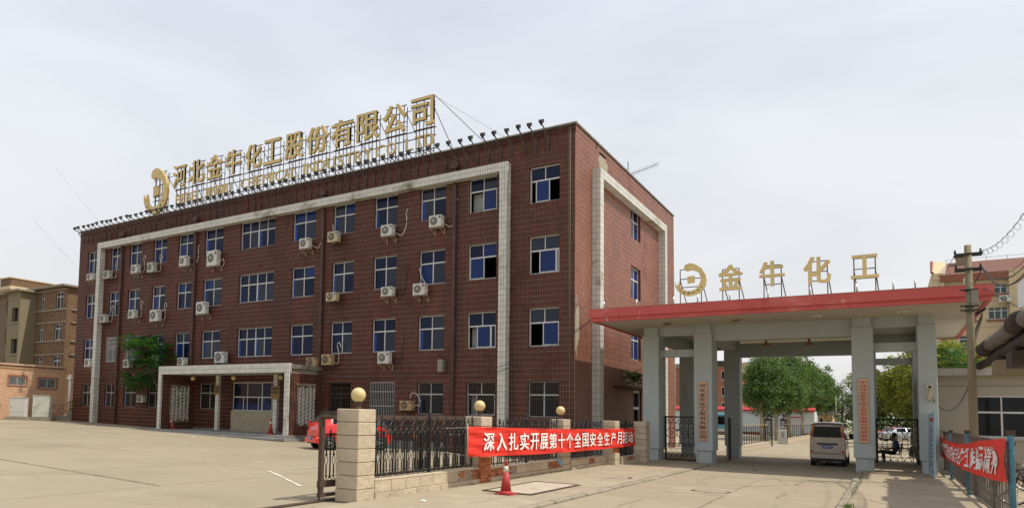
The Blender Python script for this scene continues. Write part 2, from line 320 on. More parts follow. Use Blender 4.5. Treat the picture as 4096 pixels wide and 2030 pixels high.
# thin cracks as real recess strips
def crack(pts, wd, name='crack', z=.006):
    m = MB()
    for i in range(len(pts) - 1):
        a = Vector(pts[i]); b = Vector(pts[i + 1]); n = Vector((-(b - a).y, (b - a).x)).normalized() * wd * random.uniform(.5, 1.2)
        z0 = zg(a.x) + z; z1 = zg(b.x) + z
        m.quad((a.x - n.x, a.y - n.y, z0), (b.x - n.x, b.y - n.y, z1), (b.x + n.x, b.y + n.y, z1), (a.x + n.x, a.y + n.y, z0))
    return m
def jag(a, b, n, amp):
    return [(a[0] + (b[0] - a[0]) * i / n + random.uniform(-amp, amp), a[1] + (b[1] - a[1]) * i / n + random.uniform(-amp, amp)) for i in range(n + 1)]
m = MB()
for a, b, n, amp, wd in (((7.9, -8.2), (9.2, -6.1), 14, .06, .018), ((9.2, -6.1), (10.2, -5.6), 10, .05, .012), ((8.9, -5.0), (10.4, -3.3), 12, .03, .012), ((5.6, -10.6), (7.2, -10.7), 12, .03, .01),
                         ((8.3, -3.8), (9.0, -6.4), 8, .05, .008), ((6.4, -6.5), (7.0, -8.2), 8, .04, .008), ((8.05, -14.4), (8.0, -8.5), 18, .03, .012)):
    q = crack(jag(a, b, n, amp), wd); m.add(q.v, q.f)
tag(m.build('crack', 'crack', road), kind='stuff')
m = MB()
JT = [((-9.94, -19.79), (-3.1, -20.09), 40, .02, .013), ((-30, -18.9), (-9.94, -19.79), 50, .02, .012), ((-34, -14.4), (-.5, -15.0), 60, .02, .009), ((-36, -9.6), (1.2, -9.9), 60, .02, .008), ((-3.1, -4.2), (-3.1, -24), 40, .02, .009), ((-21.0, -5.78), (-20.4, -5.54), 4, .01, .035), ((-9, -24), (-6.5, -19.9), 14, .08, .006), ((-14, -12.2), (-12, -14.7), 12, .07, .006), ((-5.2, -8.2), (-7.4, -9.8), 12, .06, .006)]
for xj in (-7.3, -11.9, -16.0, -20.2, -24.5, -29, -34): JT.append(((xj, -24 if xj > -12 else -30), (xj + .1, -4.0), 40, .02, .009))
for a, b, n, amp, wd in JT:
    q = crack(jag(a, b, n, amp), wd, z=.0); m.add(q.v, q.f)
tag(m.build('expansion_joint', 'joint'), kind='structure')
m = crack(jag((-12.5, -19.7), (-3.1, -20.09), 50, .025), .016); tag(m.build('long_crack', 'crack'), kind='structure')
# worn parking line paint
m = MB()
for a, b, n in (((-4.16, -15.19), (-2.73, -16.11), 10), ((-2.73, -16.11), (-.8, -17.48), 12), ((-4.04, -15.96), (-4.02, -15.66), 3), ((-4.25, -14.01), (-4.21, -12.67), 8), ((-15.66, -9.25), (-15.99, -8.61), 4)):
    pts = jag(a, b, n, .012)
    for i in range(n):
        if random.random() < .10: continue
        q = crack([pts[i], pts[i + 1]], .05, z=.001); m.add(q.v, q.f)
tag(m.build('parking_line', 'paint'), kind='structure')
# pavements (sheets proud of the ground) and kerb stones
m = MB(); m.box(2.31, 5.22, -60, 1.86, -.2, .05); m.box(1.0, 5.22, 1.86, 2.6, -.2, .046); lp = tag(m.build('left_pavement', 'pave'), kind='structure')
m = MB(); m.box(10.66, 60, -60, 1.0, -.2, .05); m.box(10.66, 13, 1.0, 14, -.2, .09); rp = tag(m.build('right_pavement', 'pave'), kind='structure')
m = MB()
for a, b, n, amp, wd in (((10.8, -2), (12, -9), 22, .07, .010), ((11.2, -6), (12.9, -7.5), 14, .07, .008), ((10.9, -9.5), (11.8, -12), 12, .06, .014), ((11.3, -3.5), (12.4, -5), 10, .06, .008)):
    q = crack(jag(a, b, n, amp), wd, z=.053); m.add(q.v, q.f)
tag(m.build('crack', 'crack', rp), kind='stuff')
m = MB()
for a, b, n, amp, wd in (((2.4, -9), (5.1, -8.8), 16, .03, .01), ((3.2, -3), (5.1, -3.3), 10, .03, .01), ((2.5, -14), (5.2, -14.3), 14, .04, .01), ((4.2, -17.6), (4.6, -11), 20, .08, .008), ((4.4, -10.4), (4.8, -2), 20, .06, .008)):
    q = crack(jag(a, b, n, amp), wd, z=.053); m.add(q.v, q.f)
tag(m.build('crack', 'crack', lp), kind='stuff')
km = MB(); km.bbox(-.10, .10, .01, .97, -.15, .065, .03); kme = km.mesh('kerbstone', 'kerb')
for par, x0, y0, y1, zz in ((lp, 5.32, -22, .4, 0), (rp, 10.56, -24, 1.5, 0)):
    y = y0
    while y < y1:
        k = link('kerbstone', kme, par, (x0 + random.uniform(-.012, .012), y, random.uniform(-.02, .012))); k.rotation_euler = (random.uniform(-.012, .012), random.uniform(-.06, .06), random.uniform(-.02, .02)); y += 1.0
for x, y, rz in ((5.15, .9, .35), (4.95, 1.3, .9)): link('kerbstone', kme, lp, (x, y - .1, -.01), rz, scale=(1, .6, 1))

# ================================================================== BRICK-TILED OFFICE BUILDING
bld = thing('office_building', 'four-storey dark red tiled office block with white tiled frames and gold roof lettering', 'office building', (0, 0, 0))
FR = lambda s, z, d: (s, -d, z)          # front facade: s = x, d = outward
SD = lambda s, z, d: (d, s, z)           # side facade: s = y
def mbx(m, mp, s0, s1, z0, z1, d0, d1, mi=0):
    a = mp(s0, z0, d0); b = mp(s1, z1, d1)
    m.box(min(a[0], b[0]), max(a[0], b[0]), min(a[1], b[1]), max(a[1], b[1]), min(a[2], b[2]), max(a[2], b[2]), mi)
def wall_with_holes(m, mp, s0, s1, z0, z1, holes, depth=.26, miw=0, mir=1, flip=False):
    ss = sorted({s0, s1, *[h[0] for h in holes], *[h[1] for h in holes]}); zz = sorted({z0, z1, *[h[2] for h in holes], *[h[3] for h in holes]})
    for i in range(len(ss) - 1):
        for j in range(len(zz) - 1):
            cs = (ss[i] + ss[i + 1]) / 2; cz = (zz[j] + zz[j + 1]) / 2
            if any(h[0] < cs < h[1] and h[2] < cz < h[3] for h in holes): continue
            m.quad(mp(ss[i], zz[j], 0), mp(ss[i + 1], zz[j], 0), mp(ss[i + 1], zz[j + 1], 0), mp(ss[i], zz[j + 1], 0), miw)
    for a, b, c, d in holes:
        m.quad(mp(a, c, 0), mp(a, c, -depth), mp(a, d, -depth), mp(a, d, 0), mir); m.quad(mp(b, c, -depth), mp(b, c, 0), mp(b, d, 0), mp(b, d, -depth), mir)
        m.quad(mp(a, d, 0), mp(a, d, -depth), mp(b, d, -depth), mp(b, d, 0), mir); m.quad(mp(a, c, -depth), mp(a, c, 0), mp(b, c, 0), mp(b, c, -depth), mir)
Z1, Z2, Z3, Z4 = (1.82, 3.5), (5.12, 6.93), (8.55, 10.35), (11.95, 13.7)
COLS = [(-38.72, -37.42), (-35.74, -34.47), (-33.42, -31.99), (-30.67, -29.18), (-27.95, -26.43), (-25.26, -23.45), (-21.89, -18.85), (-17.41, -15.59), (-14.29, -12.72), (-11.37, -9.81), (-8.40, -6.82), (-5.51, -3.94), (-2.25, -.74)]
XL, TOP, YB = -39.85, 15.40, 18.52
fh = []; wins = []
for ci, (a, b) in enumerate(COLS):
    for fi, (c, d) in enumerate((Z1, Z2, Z3, Z4)):
        if fi == 0:
            if ci == 6: continue
            if ci == 7: continue
            if ci == 9: c = .95
        fh.append((a, b, c, d)); wins.append((ci, fi, a, b, c, d))
fh.append((-22.1, -18.3, .5, 3.54))
sh = [(8.73, 10.64, 11.95, 13.7), (8.73, 10.64, 8.55, 10.35), (8.73, 10.64, 5.12, 6.93), (9.15, 10.75, .1, 3.4)]
m = MB()
wall_with_holes(m, FR, XL, 0, -.3, TOP, fh); wall_with_holes(m, SD, 0, YB, -.3, TOP, sh)
m.quad((XL, 0, -.3), (XL, 0, TOP), (XL, YB, TOP), (XL, YB, -.3)); m.quad((XL, YB, -.3), (XL, YB, TOP), (0, YB, TOP), (0, YB, -.3))
wall = m.build('wall', ['grout', 'reveal'], bld)
m = MB(); m.box(XL + .3, -.3, .3, YB - .3, 14.75, 14.9); m.box(XL + .3, -.3, .3, YB - .3, 10.9, 11.0); m.box(XL + .3, -.3, .3, YB - .3, 7.5, 7.6); m.box(XL + .3, -.3, .3, YB - .3, 4.1, 4.2)
m.quad((XL, 2.2, 0), (0, 2.2, 0), (0, 2.2, 14.8), (XL, 2.2, 14.8)); m.build('floor_slab', 'dark', bld)
m = MB(); m.box(XL, 0, .0, .3, 15.0, 15.395); m.box(-.3, 0, .3, YB, 15.0, 15.395); m.box(XL, XL + .3, .3, YB, 15.0, 15.395); m.build('parapet', 'coping', bld)
m = MB(); m.box(XL - .05, .07, -.07, .36, 15.40, 15.48); m.box(-.36, .07, .36, YB + .05, 15.40, 15.48); m.box(XL - .05, XL + .36, .36, YB + .05, 15.40, 15.48); m.build('coping', 'coping', bld)
# --- white tiled frames standing proud of both facades
def frame_boxes(mp, a, b, w, z0, zt, bh, d):
    return [(a, a + w, z0, zt - bh), (b - w, b, z0, zt - bh), (a, b, zt - bh, zt)]
def white_frame(mp, a, b, w, zt, bh, d, z0f):
    m = MB(); T = []; g = .017
    for (s0, s1, z0, z1) in frame_boxes(mp, a, b, w, -.2, zt, bh, d):
        mbx(m, mp, s0, s1, z0f(s0) if z0 < 0 else z0, z1, 0.0, d)
    fr = m.build('white_tiled_frame', 'wgrout', bld)
    th = .008
    def put(s0, s1, z0, z1, d0, d1): 
        A = mp(s0, z0, d0); B = mp(s1, z1, d1); T.append((min(A[0], B[0]), max(A[0], B[0]), min(A[1], B[1]), max(A[1], B[1]), z0, z1))
    def face_s(s0, s1, z0, z1, nw, hz):      # front face tiles
        k = int((z1 - z0) / hz); h = (z1 - z0) / k; ww = (s1 - s0) / nw
        for i in range(nw):
            for j in range(k): put(s0 + i * ww + g / 2, s0 + (i + 1) * ww - g / 2, z0 + j * h + g / 2, z0 + (j + 1) * h - g / 2, d, d + th)
    def side_f(s, sg, z0, z1, hz, nd=2):         # side face tiles of a pier
        k = int((z1 - z0) / hz); h = (z1 - z0) / k; dd = d / nd
        for j in range(k):
            for q in range(nd): put(s, s + sg * th, z0 + j * h + g / 2, z0 + (j + 1) * h - g / 2, q * dd + g / 2, (q + 1) * dd - g / 2)
    zz = zt - bh
    for s0 in (a, b - w):
        z0 = z0f(s0) if mp is FR else 0
        face_s(s0, s0 + w, z0, zt if s0 == b - w and mp is FR else zz, 3, .27); side_f(s0 + w, 1, z0, zz, .27); side_f(s0, -1, z0, zz, .27)
    side_f(b, 1, zz, zt, .27); side_f(a, -1, zz, zt, .27)
    nw = int((b - a) / .13); rng_ = range(nw)
    for i in rng_:
        s0 = a + (b - a) * i / nw; s1 = a + (b - a) * (i + 1) / nw
        if mp is FR and s0 > b - w - .01: continue
        for z0, z1 in ((zz, zz + bh / 2), (zz + bh / 2, zt)): put(s0 + g / 2, s1 - g / 2, z0 + g / 2, z1 - g / 2, d, d + th)
        if s0 > a + w and s1 < b - w:            # soffit and top
            A = mp(s0 + g / 2, zz, .02); B = mp(s1 - g / 2, zz, d - .02); T.append((min(A[0], B[0]), max(A[0], B[0]), min(A[1], B[1]), max(A[1], B[1]), zz - th, zz))
    return fr, T
fr1, T1 = white_frame(FR, -36.85, -3.22, .40, 14.10, .44, .42, lambda s: zg(s))
fr2, T2 = white_frame(SD, 2.30, 15.15, .50, 13.95, .46, .40, lambda s: 0)
# --- red tiles
def tiles(mp, s0, s1, z0, z1, skip, tw=.128, thh=.262, g=.014):
    out = []; n = int(round((s1 - s0) / tw)); k = int(round((z1 - z0) / thh)); ww = (s1 - s0) / n; hh = (z1 - z0) / k
    sk = [(p, q, r, t) for p, q, r, t in skip]
    for i in range(n):
        a = s0 + i * ww + g / 2; b = a + ww - g; ski = [h for h in sk if h[0] < b and h[1] > a]
        for j in range(k):
            c = z0 + j * hh + .009; d = c + hh - .018; R = [(a, b, c, d)]
            for (p, q, r, t) in ski:
                if t <= c or r >= d: continue
                N = []
                for (A, B, C_1, D) in R:
                    if B <= p or A >= q or D <= r or C_1 >= t: N.append((A, B, C_1, D)); continue
                    if A < p: N.append((A, p, C_1, D))
                    if B > q: N.append((q, B, C_1, D))
                    A2, B2 = max(A, p), min(B, q)
                    if C_1 < r: N.append((A2, B2, C_1, r))
                    if D > t: N.append((A2, B2, t, D))
                R = N
            out += [x for x in R if x[1] - x[0] > .006 and x[3] - x[2] > .006]
    return out
patchS = [(3.35, 4.5, 14.05, 15.0)]
def inpatch(s, z, c, r): 
    return ((s - c[0]) / r[0]) ** 2 + ((z - c[1]) / r[1]) ** 2 < 1 + .35 * math.sin(s * 9) * math.cos(z * 7)
skF = fh + [(-36.85, -36.45, -1, 14.1), (-3.62, -3.22, -1, 14.1), (-36.85, -3.22, 13.66, 14.1), (-25.9, -14.85, -1, .6)]
skS = sh + [(2.30, 2.8, -1, 13.95), (14.65, 15.15, -1, 13.95), (2.3, 15.15, 13.49, 13.95)]
tf = [t for t in tiles(FR, XL, -.01, -.1, 15.36, skF) if t[2] > zg(t[0]) - .3]
ts = [t for t in tiles(SD, .01, YB, -.1, 15.36, skS) if not inpatch(t[0], t[2], (3.9, 14.45), (.75, .55)) and not inpatch(t[0], t[2], (0.12, 5.9), (.34, 1.25)) and not (random.random() < .0008)]
th = .010
Bf = [(a, b, -th, 0, c, d) for a, b, c, d in tf]; Bs = [(0, th, a, b, c, d) for a, b, c, d in ts]
allB = np.array(Bf + Bs); side = np.array([0] * len(Bf) + [1] * len(Bs))
cen = np.stack([(allB[:, 0] + allB[:, 1]) / 2, (allB[:, 2] + allB[:, 3]) / 2, (allB[:, 4] + allB[:, 5]) / 2], 1)
ds = np.linalg.norm(cen - np.array(C_), axis=1) + (cen[:, 2] < 1.9) * 50 + side * 100
full = (allB[:, 5] - allB[:, 4] > .24) & (np.maximum(allB[:, 1] - allB[:, 0], allB[:, 3] - allB[:, 2]) > .105)
order = np.argsort(ds + (~full) * 100); near = order[:300]; rest = np.setdiff1d(np.arange(len(allB)), near)
for sd_ in (0, 1): tag(link('tile', boxes_mesh('tile', allB[rest[side[rest] == sd_]], 'tile_lit' if sd_ else 'tile'), wall), kind='stuff')
b0 = allB[near[0]]; w_, h_ = (b0[1] - b0[0]) / 2, (b0[5] - b0[4]) / 2
m = MB(); m.box(-w_, w_, -th, 0, -h_, h_); tme = m.mesh('tile', 'tile')
for k in near:
    b = allB[k]
    if side[k]: link('tile', tme, wall, (0, (b[2] + b[3]) / 2, (b[4] + b[5]) / 2), PI / 2)
    else: link('tile', tme, wall, ((b[0] + b[1]) / 2, 0, (b[4] + b[5]) / 2))
for fr_, T in ((fr1, T1), (fr2, T2)):
    T = np.array(T); c = np.stack([(T[:, 0] + T[:, 1]) / 2, (T[:, 2] + T[:, 3]) / 2, (T[:, 4] + T[:, 5]) / 2], 1); d = np.linalg.norm(c - np.array(C_), axis=1)
    o_ = np.argsort(d); nn = o_[:140]; tag(link('white_tile', boxes_mesh('white_tile', T[o_[140:]], 'wtile'), fr_), kind='stuff')
    cache = {}
    for k in nn:
        t = T[k]; sz = tuple(np.round((t[1::2] - t[0::2]) / 2, 3))
        if sz not in cache: mm_ = MB(); mm_.box(-sz[0], sz[0], -sz[1], sz[1], -sz[2], sz[2]); cache[sz] = mm_.mesh('white_tile', 'wtile')
        link('white_tile', cache[sz], fr_, tuple((t[0::2] + t[1::2]) / 2))
# bare plaster patches where tiles have fallen
def blob(mp, cs, cz, rs, rz, name, mt, d=.006):
    pts = [mp(cs + rs * math.cos(a) * random.uniform(.8, 1.1), cz + rz * math.sin(a) * random.uniform(.8, 1.1), d) for a in [2 * PI * i / 20 for i in range(20)]]
    m = MB(); m.add(pts, [tuple(range(20))]); return m.build(name, mt, bld)
tag(blob(SD, 3.9, 14.45, .85, .6, 'bare_patch', 'plaster'), 'patch of bare plaster where wall tiles have fallen off under the roof edge')
tag(blob(SD, .34, 5.95, .3, 1.2, 'bare_patch', 'plaster'), 'tall strip of bare render at the building corner')
# --- windows
def window(mp, a, b, c, d, panes=2, tr=.62, op='', glass='glass', par=bld, dd=-.16, bw=.055, bars=0, lab=None, frm='alu', curt=False):
    m = MB(); f0, f1 = dd - .05, dd + .02
    mbx(m, mp, a, a + bw, c, d, f0, f1); mbx(m, mp, b - bw, b, c, d, f0, f1); mbx(m, mp, a + bw, b - bw, c, c + bw, f0, f1); mbx(m, mp, a + bw, b - bw, d - bw, d, f0, f1)
    zt = c + (d - c) * tr
    mbx(m, mp, a + bw, b - bw, zt - bw * .6, zt + bw * .6, f0, f1 + .006)
    ww = (b - a) / panes
    for i in range(1, panes):
        x = a + i * ww; t = bw * (.5 if panes == 2 or i % 2 else .8)
        if not op: mbx(m, mp, x - t, x + t, c + bw, zt - bw * .6, f0, f1 + .004)
        mbx(m, mp, x - t * .7, x + t * .7, zt + bw * .6, d - bw, f0, f1 + .004)
    wn = m.build('window', frm, par)
    if lab: wn['label'] = lab
    for r, (z0, z1) in enumerate(((c + bw, zt - bw * .6), (zt + bw * .6, d - bw))):
        for i in range(panes):
            if r == 0 and op: continue
            if r == 0 and (('L' in op and i == 0) or ('R' in op and i == panes - 1)):
                if curt and i == 0: q = MB(); mbx(q, mp, a + i * ww + .03, a + (i + 1) * ww - .03, z0, z1, dd - .35, dd - .33); q.build('curtain', 'curtain', wn)
                continue
            q = MB(); mbx(q, mp, a + i * ww + .03, a + (i + 1) * ww - .03, z0, z1, dd - .02, dd - .012)
            rr = random.random(); g_ = glass if glass != 'glass' else ('glass' if rr < .6 else 'glass3' if rr < .90 else 'glass2')
            if bars and glass == 'glass': g_ = 'tint'
            o = q.build('pane', g_, wn)
            if glass == 'glass' and i % 2 == 0 and r == 0 and random.random() < (.75 if not bars else .3):
                q = MB(); x_ = a + i * ww + .045; mbx(q, mp, x_, x_ + ww * random.uniform(.14, .24), z0, z1, dd - .011, dd - .008); q.build('curtain_strip', 'blind', wn)
    for u0, u1, kd in (op or ()):     # lower lights with sashes slid open
        x0 = a + bw + (b - a - 2 * bw) * u0; x1 = a + bw + (b - a - 2 * bw) * u1; z0, z1 = c + bw, zt - bw * .6
        if kd == 'open': continue
        if kd == 'curt': q = MB(); mbx(q, mp, x0, x1, z0, z1, dd - .30, dd - .28); q.build('curtain', 'curtain', wn); continue
        q = MB(); mbx(q, mp, x0, x1, z0, z1, dd + .005, dd + .012); q.build('pane', kd, wn)
        q = MB()
        for p, r_ in ((x0, x0 + .045), (x1 - .045, x1)): mbx(q, mp, p, r_, z0, z1, dd, dd + .035)
        mbx(q, mp, x0 + .045, x1 - .045, z0, z0 + .045, dd, dd + .035); q.build('sash', frm, wn)
    if False:
        x0 = a + ww * (.35 if op == 'l' else .95); q = MB()
        for u0, u1, v0, v1 in ((x0, x0 + .04, c + bw, zt), (x0 + ww * .8, x0 + ww * .8 + .04, c + bw, zt)): mbx(q, mp, u0, u1, v0, v1, dd + .02, dd + .05)
        q.build('sash', frm, wn)
    if bars:
        m = MB(); n = bars
        for i in range(n + 1): x = a + (b - a) * i / n; mbx(m, mp, x - .006, x + .006, c, d, .0, .014)
        for z in (c + .02, (c + d) / 2, c + (d - c) * .8, d - .02): mbx(m, mp, a, b, z - .012, z + .012, -.012, 0)
        tag(m.build('grille', 'rust' if bars != 15 and a < -11.4 or a > -9 else 'alu', wn), kind='stuff')
    return wn
OPS = {(12, 3): [(0, .16, 'open'), (.16, .66, 'glass2'), (.66, 1, 'open')], (12, 2): [(0, .3, 'open'), (.3, .9, 'glass2'), (.9, 1, 'glass')], (12, 1): [(0, .44, 'open'), (.44, 1, 'glass2')], (11, 3): [(0, .48, 'curt'), (.48, 1, 'glass2')],
       (11, 2): [(0, .55, 'glass2'), (.55, 1, 'open')], (11, 1): [(0, .30, 'curt'), (.30, .82, 'glass2'), (.82, 1, 'glass')], (11, 0): [(0, .3, 'curt'), (.3, 1, 'tint')], (3, 2): [(0, .5, 'glass2'), (.5, 1, 'glass')]}
for ci, fi, a, b, c, d in wins:
    op = OPS.get((ci, fi), ''); bars = 0
    if fi == 0: bars = 14
    if fi == 1 and ci in (1, 2): bars = 15
    window(FR, a, b, c, d, panes=4 if ci == 6 else 2, op=op, bars=bars, frm='rust' if (fi == 0 and ci in (9, 8)) else 'alu',
           lab='window with its left sash open on a pale curtain' if (ci, fi) == (11, 3) else None)
for k, (a, b, c, d) in enumerate(sh[:3]): window(SD, a, b, c, d, panes=2, glass='glass2' if k else 'glass')
# side door and its little canopy with a plant
m = MB(); mbx(m, SD, 9.15, 9.27, .1, 3.4, -.2, -.1); mbx(m, SD, 10.62, 10.75, .1, 3.4, -.2, -.1); mbx(m, SD, 9.27, 10.62, 2.35, 2.5, -.2, -.1); mbx(m, SD, 9.27, 10.62, 3.28, 3.4, -.2, -.1)
sd = m.build('side_door', 'alu', bld); m = MB(); mbx(m, SD, 9.27, 10.0, .1, 2.35, -.17, -.14); m.build('door_leaf', 'glass', sd); m = MB(); mbx(m, SD, 9.27, 10.62, 2.5, 3.28, -.17, -.16); m.build('pane', 'glass', sd)
m = MB(); m.box(.01, .95, 5.5, 11.2, 3.40, 3.50); m.build('door_canopy', 'pipe', bld)
# downpipes with hopper heads
for x in (-34.2, -26.05, -14.95, -6.25):
    m = MB(); m.box(x - .09, x + .09, -.17, -.01, zg(x), 13.6); m.box(x - .05, x + .13, -.58, -.44, 13.3, 14.5) if False else None
    m.tube([(x, -.11, zg(x)), (x, -.11, 14.2)], .075, 8); m.box(x - .19, x + .19, -.30, -.01, 14.35, 14.62); m.box(x - .1, x + .1, -.2, -.01, 14.1, 14.35)
    for z in (3.4, 6.9, 10.3): m.box(x - .12, x + .12, -.2, -.01, z, z + .06)
    m.build('downpipe', 'pipe', bld)
m = MB(); m.tube([(-.22, -.03, .1), (-.22, -.03, 15.3)], .02, 5); m.tube([(-.30, -.025, 3.5), (-.29, -.025, 15.3)], .012, 5); m.build('corner_cable', 'pole', bld)
m = MB(); m.tube([(.03, YB + .05, 0), (.03, YB + .05, 15.3)], .03, 6); m.build('lightning_cable', 'whitew', bld)
# ---------- porch
zp = .52
m = MB(); m.box(-25.97, -14.85, -2.5, -.01, 4.16, 4.40); porch = m.build('porch', 'coping', bld)
m = MB(); m.box(-25.6, -15.1, -2.3, -.02, 3.97, 4.15); m.build('porch_soffit', 'soffit', porch)
def tiled_box(x0, x1, y0, y1, z0, z1, nx, nz, name='porch_beam', sidef=True, ny=2):
    m = MB(); m.box(x0, x1, y0, y1, z0, z1); o = m.build(name, 'wgrout', porch); T = []; g = .017; t = .008
    for i in range(nx):
        for j in range(nz): T.append((x0 + (x1 - x0) * i / nx + g / 2, x0 + (x1 - x0) * (i + 1) / nx - g / 2, y0 - t, y0, z0 + (z1 - z0) * j / nz + g / 2, z0 + (z1 - z0) * (j + 1) / nz - g / 2))
    for i in range(ny):
        for j in range(nz): T.append((x1, x1 + t, y0 + (y1 - y0) * i / ny + g / 2, y0 + (y1 - y0) * (i + 1) / ny - g / 2, z0 + (z1 - z0) * j / nz + g / 2, z0 + (z1 - z0) * (j + 1) / nz - g / 2))
    me = boxes_mesh('tile_facing', T, 'wtile'); q = link(name, me, porch); q['kind'] = 'stuff'; q.name = 'tile_facing'; return o
tiled_box(-25.97, -14.90, -2.72, -2.5, 3.93, 4.45, 86, 2)
tiled_box(-25.97, -25.70, -2.72, -2.60, zp, 3.93, 2, 13, 'porch_pier', ny=1); tiled_box(-15.20, -14.90, -2.72, -2.60, zp, 3.93, 2, 13, 'porch_pier', ny=1)
tiled_box(-22.85, -22.57, -.75, -.57, zp, 3.96, 2, 13, 'porch_column', ny=1); tiled_box(-17.88, -17.58, -.75, -.57, zp, 3.96, 2, 13, 'porch_column', ny=1)
for x in (-25.9, -15.1):
    # red tiled side wall framing a pierced concrete screen (y -2.3 .. 0)
    m = MB(); ya, yb = -1.95, -.42; X0, X1 = x, x + .16
    m.box(X0, X1, -2.58, ya, zg(x), 3.96); m.box(X0, X1, yb, -.01, zg(x), 3.96); m.box(X0, X1, ya, yb, zg(x), 1.05); m.box(X0, X1, ya, yb, 3.25, 3.96)
    m.build('side_wall', 'grout', porch); T = []
    n = 20
    for i in range(n):
        y0 = -2.58 + i * (2.57 / n)
        for z0 in np.arange(zg(x) + .02, 3.9, .262):
            yc = y0 + .06; zc = z0 + .13
            if ya - .02 < yc < yb + .02 and 1.0 < zc < 3.3: continue
            T.append((X1, X1 + .01, y0 + .012, y0 + 2.57 / n - .012, z0, min(z0 + .25, 3.95))); T.append((X0 - .01, X0, y0 + .012, y0 + 2.57 / n - .012, z0, min(z0 + .25, 3.95)))
    o = link('side_wall_tiling', boxes_mesh('side_wall_tiling', T, 'tile'), porch); o['kind'] = 'stuff'
    m = MB(); nc, nr = 5, 10; wy = (yb - ya) / nc; hz = 2.2 / nr         # hexagon screen
    for i in range(nc):
        for j in range(nr):
            cy = ya + (i + .5) * wy; cz = 1.05 + (j + .5 + (.0 if i % 2 else .5)) * hz
            if cz > 3.25 - hz * .3: continue
            hexo = [(cy + wy * .50 * s_, cz + hz * .5 * t_) for s_, t_ in ((0, 1), (1, .45), (1, -.45), (0, -1), (-1, -.45), (-1, .45))]
            hexi = [(cy + wy * .34 * s_, cz + hz * .40 * t_) for s_, t_ in ((0, 1), (1, .45), (1, -.45), (0, -1), (-1, -.45), (-1, .45))]
            for xx, fl in ((X1 - .02, 1), (X0 + .06, 0)):
                m.add([(xx, a, b) for a, b in hexo] + [(xx, a, b) for a, b in hexi], [(k, (k + 1) % 6, 6 + (k + 1) % 6, 6 + k) for k in range(6)])
            m.add([(X1 - .02, a, b) for a, b in hexi] + [(X0 + .06, a, b) for a, b in hexi], [(k, (k + 1) % 6, 6 + (k + 1) % 6, 6 + k) for k in range(6)])
    m.build('pierced_screen', 'wtile', porch)
# platform and steps from individual grey stones
for k, (x0, x1, y0, z1) in enumerate(((-26.6, -14.78, -3.0, zp), (-28.0, -14.5, -3.35, zp - .13))):
    m = MB(); m.box(x0, x1, y0 + .02, -.01, -.1, z1 - .035); st = m.build('step', 'stepst', porch)
    n = int((x1 - x0) / .6); sm = MB(); ww = (x1 - x0) / n; sm.bbox(.006, ww - .006, -.02, .44, -.125, 0, .01); me = sm.mesh('step_stone', 'stepst')
    for i in range(n): link('step_stone', me, porch, (x0 + i * ww, y0, z1 + random.uniform(-.004, .004)))
m = MB(); m.box(-26.5, -14.9, -2.56, -.01, zp - .03, zp + .0); m.build('porch_floor', 'stepst', porch)
m = MB(); m.box(-22.1, -18.3, -.1, .02, zp, 1.78); tag(m.build('infill_panel', 'plaster', porch), 'bare cement panel closing the old doorway')
wn = window(FR, -22.1, -18.3, 1.78, 3.54, panes=3, tr=.48, dd=-.08)
m = MB()
for x in (-21.2, -19.9, -18.75): m.box(x, x + .05, .06, .12, 1.83, 2.6)
m.build('sash', 'alu', wn); m = MB(); m.box(-22.0, -18.4, .085, .09, 1.84, 2.2); m.build('blue_film', 'glass2', wn)
lm = MB(); lm.lathe((0, 0, 0), [(.02, 0), (.1, -.02), (.06, -.1)], 10); 
for x in (-24.0, -20.35, -16.5):
    m = MB(); m.lathe((x, -1.6, 3.97), [(.14, 0), (.14, -.04), (.05, -.06), (.05, -.1)], 12); l_ = m.build('ceiling_lamp', 'coping', porch)
    m = MB(); m.lathe((x, -1.6, 3.86), [(.04, 0), (.13, -.05), (.16, -.13), (.13, -.22), (.04, -.27)], 12); m.build('lamp_globe', 'globe', porch)
for x, w2, z0, z1 in ((-22.95, .55, 2.75, 3.35), (-18.02, .68, 2.5, 3.3)):
    t = MB(); t.box(x, x + w2, -.80, -.765, z0, z1); o = t.build('brass_sign', 'brass'); tag(o, 'small aged brass sign on the porch column %s' % ('left of the entrance window' if w2 < .6 else 'right of the entrance window'), 'sign', 'brass signs on the porch columns')
    m = MB()
    for j in range(2):
        for k in range(5): m.box(x + .06 + k * (w2 - .12) / 5, x + .06 + (k + .7) * (w2 - .12) / 5, -.805, -.801, z1 - .25 - j * .2, z1 - .13 - j * .2)
    tag(m.build('lettering', 'ink', o), kind='stuff')

